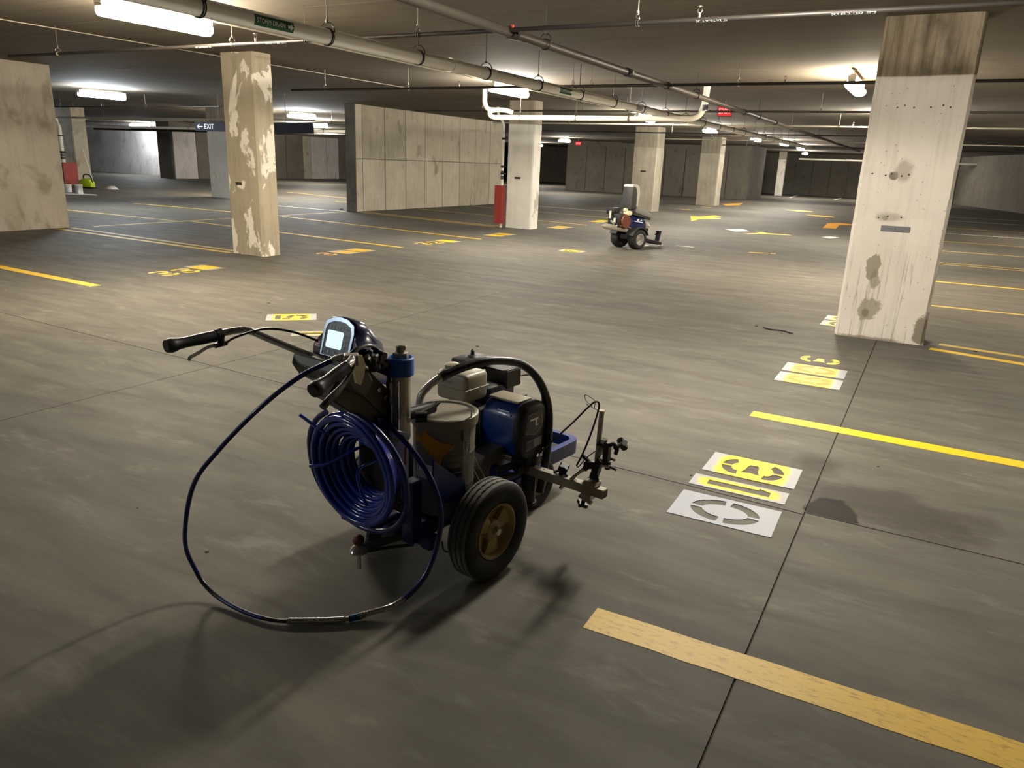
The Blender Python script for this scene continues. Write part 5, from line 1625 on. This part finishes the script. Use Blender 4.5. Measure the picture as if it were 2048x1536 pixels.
# gun arm
bm = B(); box(bm, (0.20, 0.405, 0.30), (0.78, 0.04, 0.04), None, 0.002, 1); ga = part('gun_arm', bm, 'steel')
bm = B(); box(bm, (0.5905, 0.405, 0.30), (0.002, 0.032, 0.032)); obj('arm_opening', bm, 'black_plastic', ga)
for k in range(12):
    bm = B(); cyl(bm, (-0.05 + k * 0.055, 0.405, 0.3201), (-0.05 + k * 0.055, 0.405, 0.3206), 0.005, 8); obj('arm_hole', bm, 'black_plastic', ga)
bm = B(); cyl(bm, (0.528, 0.42, 0.31), (0.537, 0.42, 0.642), 0.0105, 12); cyl(bm, (0.537, 0.42, 0.642), (0.5375, 0.42, 0.648), 0.0125, 12); gp = part('gun_post', bm, 'steel', LS, True)
bm = B(); box(bm, (0.525, 0.405, 0.332), (0.06, 0.05, 0.02), None, 0.003, 1); cyl(bm, (0.49, 0.385, 0.325), (0.50, 0.425, 0.345), 0.006, 8); cyl(bm, (0.545, 0.40, 0.33), (0.545, 0.40, 0.35), 0.01, 6); obj('post_clamp', bm, 'steel', gp)
bm = B(); box(bm, (0.51, 0.405, 0.268), (0.05, 0.045, 0.024), None, 0.003, 1); cyl(bm, (0.475, 0.395, 0.262), (0.535, 0.395, 0.244), 0.01, 10); obj('under_clamp', bm, 'steel', gp)
def star_knob(c, axis, r, parent, t=0.018):
    x, y, d = frame_z(axis)
    c = Vector(c)
    bm = B()
    prof = []
    for k in range(20):
        a = 2 * math.pi * k / 20
        rr = r * (1.0 if (k // 2) % 2 == 0 else 0.62) if False else r * (0.8 + 0.24 * math.cos(a * 4))
        prof.append((rr * math.cos(a), rr * math.sin(a)))
    loft(bm, [[c + x * p[0] * 0.9 + y * p[1] * 0.9 - d * t / 2 for p in prof], [c + x * p[0] + y * p[1] - d * t * 0.3 for p in prof], [c + x * p[0] + y * p[1] + d * t * 0.3 for p in prof], [c + x * p[0] * 0.85 + y * p[1] * 0.85 + d * t / 2 for p in prof]])
    cyl(bm, c - d * t * 1.6, c - d * t * 0.4, r * 0.35, 10)
    return obj('star_knob', bm, 'black_plastic', parent, True)
star_knob((0.476, 0.42, 0.214), (-0.35, 0, -1), 0.027, gp)
star_knob((0.372, 0.42, 0.352), (0.4, -0.2, 0.9), 0.027, ga, 0.026)
bm = B(); cyl(bm, (0.365, 0.41, 0.318), (0.37, 0.415, 0.34), 0.012, 10); tube(bm, catmull([(0.33, 0.41, 0.322), (0.365, 0.41, 0.336), (0.40, 0.41, 0.322)], 5), 0.006, 6); obj('knob_stud', bm, 'black_plastic', ga, True)
bm = B(); box(bm, (0.515, 0.42, 0.405), (0.075, 0.04, 0.03), (-0.25, 'Y'), 0.004, 1); box(bm, (0.53, 0.42, 0.38), (0.03, 0.035, 0.075), (0.25, 'Y'), 0.004, 1); cyl(bm, (0.46, 0.42, 0.432), (0.50, 0.42, 0.41), 0.009, 8); cyl(bm, (0.545, 0.40, 0.37), (0.553, 0.40, 0.345), 0.008, 8); box(bm, (0.545, 0.42, 0.425), (0.03, 0.03, 0.03), (0.5, 'Y'), 0.003, 1); obj('height_clamp', bm, 'black_plastic', gp)
bm = B(); cyl(bm, (0.374, 0.40, 0.262), (0.498, 0.40, 0.397), 0.0085, 12); obj('clamp_rod', bm, 'chrome', gp, True)
bm = B(); cyl(bm, (0.488, 0.40, 0.385), (0.503, 0.40, 0.402), 0.013, 12); obj('rod_collar', bm, 'black_plastic', gp, True)
gun = B()
box(gun, (0.575, 0.42, 0.47), (0.026, 0.03, 0.10), None, 0.003, 1); box(gun, (0.557, 0.42, 0.50), (0.05, 0.028, 0.028), (0.5, 'Y'), 0.003, 1); cyl(gun, (0.585, 0.42, 0.44), (0.583, 0.42, 0.405), 0.012, 12)
gn = part('spray_gun', gun, 'dark_steel', LS, True)
bm = B(); cyl(bm, (0.555, 0.42, 0.515), (0.556, 0.42, 0.53), 0.016, 12); box(bm, (0.548, 0.415, 0.475), (0.024, 0.026, 0.05), (0.3, 'Y'), 0.002, 1); cyl(bm, (0.57, 0.405, 0.42), (0.60, 0.405, 0.425), 0.007, 8); cyl(bm, (0.556, 0.40, 0.445), (0.566, 0.40, 0.44), 0.006, 6); obj('gun_valve', bm, 'chrome', gn, True)
bm = B(); tube(bm, catmull([(0.585, 0.42, 0.51), (0.605, 0.42, 0.52), (0.62, 0.42, 0.505), (0.615, 0.42, 0.48)], 5), 0.009, 8); cyl(bm, (0.595, 0.42, 0.455), (0.615, 0.42, 0.452), 0.006, 8); cyl(bm, (0.59, 0.42, 0.42), (0.625, 0.42, 0.412), 0.006, 8); obj('tip_guard', bm, 'black_plastic', gn, True)
star_knob((0.642, 0.42, 0.53), (1, 0.1, 0.75), 0.027, gn, 0.026)
bm = B(); tube(bm, catmull([(0.20, 0.44, 0.34), (0.31, 0.42, 0.46), (0.40, 0.42, 0.56), (0.47, 0.42, 0.645), (0.505, 0.42, 0.678), (0.522, 0.42, 0.662), (0.50, 0.42, 0.56), (0.465, 0.42, 0.45), (0.435, 0.42, 0.378)], 8), 0.0042, 8); part('gun_cable', bm, 'black_hose', LS, True)
bm = B(); tube(bm, catmull([(0.435, 0.42, 0.378), (0.445, 0.42, 0.375), (0.48, 0.42, 0.425), (0.53, 0.42, 0.475)], 6), 0.0025, 6); tube(bm, catmull([(0.49, 0.42, 0.655), (0.455, 0.43, 0.668), (0.445, 0.43, 0.69), (0.47, 0.42, 0.694), (0.50, 0.42, 0.68), (0.50, 0.42, 0.65)], 6), 0.0018, 6); tube(bm, [(0.455, 0.43, 0.655), (0.525, 0.42, 0.642)], 0.002, 6); part('gun_wire', bm, 'dark_steel', LS, True)

# ------------------------------------------------------------------ the pail standing on the striper
def lw(v, u, z):
    return ORG + Vector((v * math.cos(TH) + u * math.sin(TH), -v * math.sin(TH) + u * math.cos(TH), z))
PB = thing('paint_pail', 'grey metal paint pail with dripped yellow paint riding on the line striper', 'pail', lw(0.097, -0.042, 0.258), -TH)
R_ = 0.128
H_ = 0.395
bm = B(); lathe(bm, [(R_ * 0.9, 0), (R_ * 0.905, 0.004), (R_ * 0.935, H_ * 0.3), (R_ * 0.95, H_ * 0.31), (R_ * 0.935, H_ * 0.325), (R_ * 0.955, H_ * 0.62), (R_ * 0.975, H_ * 0.635), (R_ * 0.957, H_ * 0.65), (R_ * 0.97, H_ * 0.93), (R_ * 0.97, H_ * 0.98)], 48); obj('pail_body', bm, 'bucket_grey', PB, True, None, None, 30)
bm = B(); lathe(bm, [(R_ * 1.0, H_ - 0.04), (R_ * 1.03, H_ - 0.035), (R_ * 1.05, H_ - 0.01), (R_ * 1.05, H_ + 0.004), (R_ * 1.0, H_ + 0.008), (R_ * 0.93, H_ + 0.006), (R_ * 0.92, H_ - 0.001), (R_ * 0.4, H_ + 0.002), (0.001, H_ + 0.003)], 48); obj('pail_lid', bm, 'lid_grey', PB, True, None, None, 30)
def on_pail(a_deg, z, r):
    a = math.radians(a_deg)
    return Vector((r * math.cos(a), r * math.sin(a), z))
def pail_patch(name, edges, r, mat):
    """edges: list of (angle, z_low, z_high)"""
    bm = B()
    cols_ = [[bm.verts.new(on_pail(a, z0 + (z1 - z0) * k / 4, r * (0.935 + 0.04 * (z0 + (z1 - z0) * k / 4) / H_) / 0.975 if False else r)) for k in range(5)] for a, z0, z1 in edges]
    for a, b in zip(cols_[:-1], cols_[1:]):
        for k in range(4):
            bm.faces.new((a[k], b[k], b[k + 1], a[k + 1]))
    return obj(name, bm, mat, PB, True)
# camera lies towards local angle -41 deg (x right, y forward)
zt = H_ - 0.034
drip = [(-112, 0.318, zt), (-108, 0.308, zt), (-104, 0.30, 0.345), (-100, 0.296, 0.33), (-96, 0.305, 0.322), (-92, 0.298, 0.318), (-88, 0.29, 0.33), (-84, 0.282, zt), (-80, 0.272, 0.35), (-76, 0.276, 0.34), (-72, 0.258, 0.335), (-68, 0.262, 0.33), (-64, 0.244, 0.325), (-61, 0.238, 0.322), (-58, 0.222, 0.318), (-56, 0.205, 0.315), (-54, 0.218, 0.315), (-51, 0.244, 0.312), (-47, 0.262, 0.31), (-43, 0.268, 0.306), (-39, 0.282, 0.306), (-35, 0.278, 0.30), (-30, 0.292, 0.298)]
pail_patch('paint_drip', drip, R_ * 0.985, 'dripped_paint')
pail_patch('paint_label', [(-72 + 4 * k, 0.12, 0.225) for k in range(15)], R_ * 0.968, 'bucket_grey')
pail_patch('label_band', [(-104 + 4 * k, 0.155, 0.215) for k in range(14)], R_ * 0.972, 'label_white')
pail_patch('label_block', [(-46 + 4 * k, 0.165, 0.205) for k in range(9)], R_ * 0.976, 'label_dark')
pail_patch('label_line', [(-46 + 4 * k, 0.140, 0.152) for k in range(9)], R_ * 0.974, 'label_dark')
pail_patch('label_text', [(-34 + 4 * k, 0.183, 0.188) for k in range(6)], R_ * 0.979, 'label_grey')
pail_patch('label_icon', [(-58, 0.188, 0.208), (-55, 0.188, 0.208), (-52, 0.188, 0.208)], R_ * 0.976, 'label_dark')
bm = B(); tube(bm, [on_pail(-14 + 0.6 * k, H_ - 0.05 - 0.021 * k, R_ * 0.99 + 0.003) for k in range(12)], 0.002, 6); tube(bm, [on_pail(-4 + 1.2 * k, H_ - 0.16 + 0.004 * k * k, R_ * 0.985 + 0.004) for k in range(8)], 0.003, 6); obj('bail_wire', bm, 'steel', PB, True)
bm = B(); box(bm, on_pail(-8, H_ - 0.06, R_ * 0.99), (0.012, 0.03, 0.05), (math.radians(-8), 'Z'), 0.003, 1); obj('bail_ear', bm, 'bucket_grey', PB)
# bead chain hanging at the pail side
bm = B()
for k in range(14):
    bmesh.ops.create_icosphere(bm, subdivisions=1, radius=0.004, matrix=Matrix.Translation(on_pail(-104 + k * 0.9, H_ - 0.06 - k * 0.017, R_ * 1.02)))
tube(bm, [on_pail(-104 + k * 0.9, H_ - 0.06 - k * 0.017, R_ * 1.02) for k in range(14)], 0.0015, 5)
obj('bead_chain', bm, 'chrome', PB, True)
# ------------------------------------------------------------------ ride-on driver unit in the aisle
RO = thing('ride_on_driver', 'small dark ride-on driver machine with tall seat back in the aisle', 'ride-on machine', (-5.42, 14.74, 0), -math.atan2(0.39, 0.92))
def fat_wheel(x, s):
    bm = B()
    R, w = 0.2, 0.10
    lathe(bm, [(0.105, -w * 0.75), (0.125, -w * 0.95), (0.165, -w * 1.02), (0.19, -w * 0.8), (0.2, -w * 0.4), (0.2, w * 0.4), (0.19, w * 0.8), (0.165, w * 1.02), (0.125, w * 0.95), (0.105, w * 0.75)], 40, 'X', (0, 0, 0), None, True)
    ty = obj('wheel', bm, 'rubber', RO, True, (x, 0, R), None, 60)
    bm = B()
    lathe(bm, [(0.1, s * w * 0.7), (0.112, s * w * 0.9), (0.104, s * w * 0.92), (0.094, s * w * 0.6), (0.088, s * w * 0.2), (0.05, s * w * 0.1), (0.035, s * w * 0.45), (0.001, s * w * 0.5)], 30, 'X', cap0=False, mod=lambda pi, r, t: -s * 0.02 * max(0, math.cos(5 * t)) if pi in (4, 5) else 0)
    obj('rim', bm, 'galvanised', ty, True)
    bm = B()
    lathe(bm, [(0.03, s * w * 0.4), (0.026, s * w * 0.7), (0.001, s * w * 0.75)], 14, 'X')
    obj('hub_cap', bm, 'chrome', ty, True)
    bm = B()
    lathe(bm, [(0.001, -s * w * 0.5), (0.1, -s * w * 0.5)], 24, 'X')
    obj('rim_back', bm, 'dark_steel', ty)
fat_wheel(0.235, 1)
fat_wheel(-0.24, -1)
def rp(name, bm, mat, parent=RO, smooth=False, angle=None):
    return obj(name, bm, mat, parent, smooth, None, None, angle)
bm = B(); cyl(bm, (-0.2, 0, 0.2), (0.2, 0, 0.2), 0.03, 12); box(bm, (0, 0, 0.24), (0.2, 0.3, 0.1), None, 0.01, 1); rp('axle', bm, 'dark_steel')
bm = B(); prism(bm, [(-0.16, 0.40), (0.30, 0.33), (0.33, 0.40), (0.30, 0.60), (-0.12, 0.66), (-0.2, 0.55)], -0.15, 0.15, 'YZ'); beveled(bm, 0.02, 2); bd_ = rp('body', bm, 'console_blue', RO, True)
bm = B(); box(bm, (0.152, 0.10, 0.535), (0.003, 0.24, 0.014), (-0.12, 'X')); obj('body_stripe', bm, 'label_white', bd_)
bm = B(); box(bm, (0.152, 0.08, 0.575), (0.003, 0.045, 0.03)); box(bm, (0.152, 0.17, 0.565), (0.003, 0.05, 0.016)); obj('body_mark', bm, 'label_white', bd_)
for s in (-1, 1):
    bm = B()
    fen = [Vector((0, 0, 0))]
    outer = [(0.245 * math.cos(math.radians(a)), 0.2 + 0.245 * math.sin(math.radians(a))) for a in range(20, 161, 10)]
    inner = [(0.225 * math.cos(math.radians(a)), 0.2 + 0.225 * math.sin(math.radians(a))) for a in range(160, 19, -10)]
    prism(bm, outer + inner, s * 0.13, s * 0.33, 'YZ')
    rp('fender', bm, 'seat_dark', RO, True)
bm = B()
sb = [(-0.175, 0.78), (-0.02, 0.80), (0.02, 1.1), (0.0, 1.2), (-0.04, 1.245), (-0.1, 1.24), (-0.12, 1.16)]
prism(bm, [(u, z) for u, z in sb], -0.17, 0.17, 'YZ'); beveled(bm, 0.02, 2)
for v in bm.verts:
    k = 1.0 - 0.28 * max(0, (v.co.z - 0.8) / 0.45)
    v.co.x *= k
seatb = rp('seat_back', bm, 'seat_dark', RO, True)
bm = B(); prism(bm, [(-0.03, 0.84), (0.06, 0.84), (0.10, 1.1), (0.07, 1.215), (-0.01, 1.27), (-0.11, 1.262), (-0.12, 1.205), (-0.05, 1.215), (-0.01, 1.17), (0.0, 1.09)], -0.135, 0.135, 'YZ'); beveled(bm, 0.008, 1); obj('back_cushion', bm, 'seat_pale', seatb, True)
bm = B(); prism(bm, [(-0.05, 0.72), (0.42, 0.60), (0.45, 0.64), (0.40, 0.70), (0.18, 0.80), (-0.02, 0.83)], -0.19, 0.19, 'YZ'); beveled(bm, 0.025, 3); rp('seat_cushion', bm, 'seat_grey', RO, True)
bm = B(); prism(bm, [(-0.08, 0.68), (0.42, 0.57), (0.43, 0.61), (-0.06, 0.74)], -0.17, 0.17, 'YZ'); rp('seat_pan', bm, 'seat_dark')
# engine behind the seat
bm = B(); box(bm, (-0.02, -0.34, 0.56), (0.3, 0.26, 0.28), None, 0.03, 2); box(bm, (-0.1, -0.40, 0.74), (0.2, 0.2, 0.14), None, 0.03, 2); eng2 = rp('engine', bm, 'black_plastic', RO, True)
bm = B(); cyl(bm, (0.08, -0.28, 0.55), (0.17, -0.27, 0.55), 0.135, 24); obj('flywheel_cover', bm, 'exhaust_brown', eng2, True)
bm = B(); box(bm, (0.12, -0.20, 0.71), (0.14, 0.14, 0.09), None, 0.03, 2); box(bm, (0.10, -0.25, 0.77), (0.07, 0.08, 0.07), None, 0.02, 2); obj('air_box', bm, 'cream_plastic', eng2, True)
bm = B()
for (a, b, r) in (((-0.05, -0.52, 0.74), (-0.02, -0.56, 0.60), 0.025), ((0.05, -0.48, 0.60), (0.08, -0.52, 0.52), 0.03), ((0.0, -0.55, 0.56), (0.06, -0.50, 0.50), 0.02)):
    cyl(bm, a, b, r, 10)
obj('pulley_parts', bm, 'steel', eng2, True)
bm = B(); tube(bm, [(0.05, -0.84, 0.47), (0.05, -0.70, 0.455), (0.06, -0.45, 0.42), (0.08, -0.12, 0.36)], 0.05, 14, False, [0.02, 0.055, 0.055, 0.05]); rp('muffler', bm, 'steel', RO, True, 60)
bm = B(); box(bm, (0.11, -0.33, 0.445), (0.02, 0.34, 0.03), (-0.2, 'X'), 0.004, 1); obj('muffler_shield', bm, 'chrome', eng2)
bm = B(); tube(bm, catmull([(0.14, -0.42, 0.47), (0.15, -0.20, 0.44), (0.15, -0.12, 0.40), (0.14, -0.08, 0.34)], 5), 0.012, 8); rp('exhaust_rail', bm, 'chrome', RO, True)
bm = B(); box(bm, (0.12, 0.36, 0.47), (0.1, 0.1, 0.10), None, 0.02, 2); cyl(bm, (0.14, 0.33, 0.5), (0.15, 0.42, 0.44), 0.03, 10); rp('hydraulic_valve', bm, 'steel', RO, True)
bm = B(); box(bm, (0.05, 0.33, 0.37), (0.22, 0.14, 0.07), None, 0.01, 1); rp('step_block', bm, 'black_plastic')
bm = B(); prism(bm, [(0.26, 0.17), (0.75, 0.055), (0.85, 0.055), (0.86, 0.10), (0.74, 0.13), (0.30, 0.215)], -0.13, 0.16, 'YZ'); beveled(bm, 0.01, 1); rp('foot_deck', bm, 'black_plastic')
bm = B(); prism(bm, [(0.30, 0.05), (0.5, 0.035), (0.52, 0.055), (0.30, 0.075)], -0.1, 0.1, 'YZ'); rp('deck_skid', bm, 'label_white')
bm = B(); prism(bm, [(0.82, 0.09), (0.87, 0.09), (0.93, 0.33), (0.87, 0.30), (0.80, 0.24), (0.85, 0.25)], -0.02, 0.06, 'YZ'); box(bm, (0.02, 0.88, 0.315), (0.12, 0.05, 0.03), None, 0.005, 1); rp('foot_pedal', bm, 'black_plastic')
bm = B(); box(bm, (0.03, 0.93, 0.085), (0.06, 0.1, 0.05), None, 0.008, 1); tube(bm, [(0.03, 0.95, 0.1), (0.05, 1.06, 0.15), (0.06, 1.10, 0.16)], 0.014, 8); box(bm, (0.03, 0.97, 0.02), (0.05, 0.16, 0.015)); cyl(bm, (0.03, 0.95, 0.0), (0.03, 0.95, 0.08), 0.015, 10); rp('coupler', bm, 'steel', RO, True)
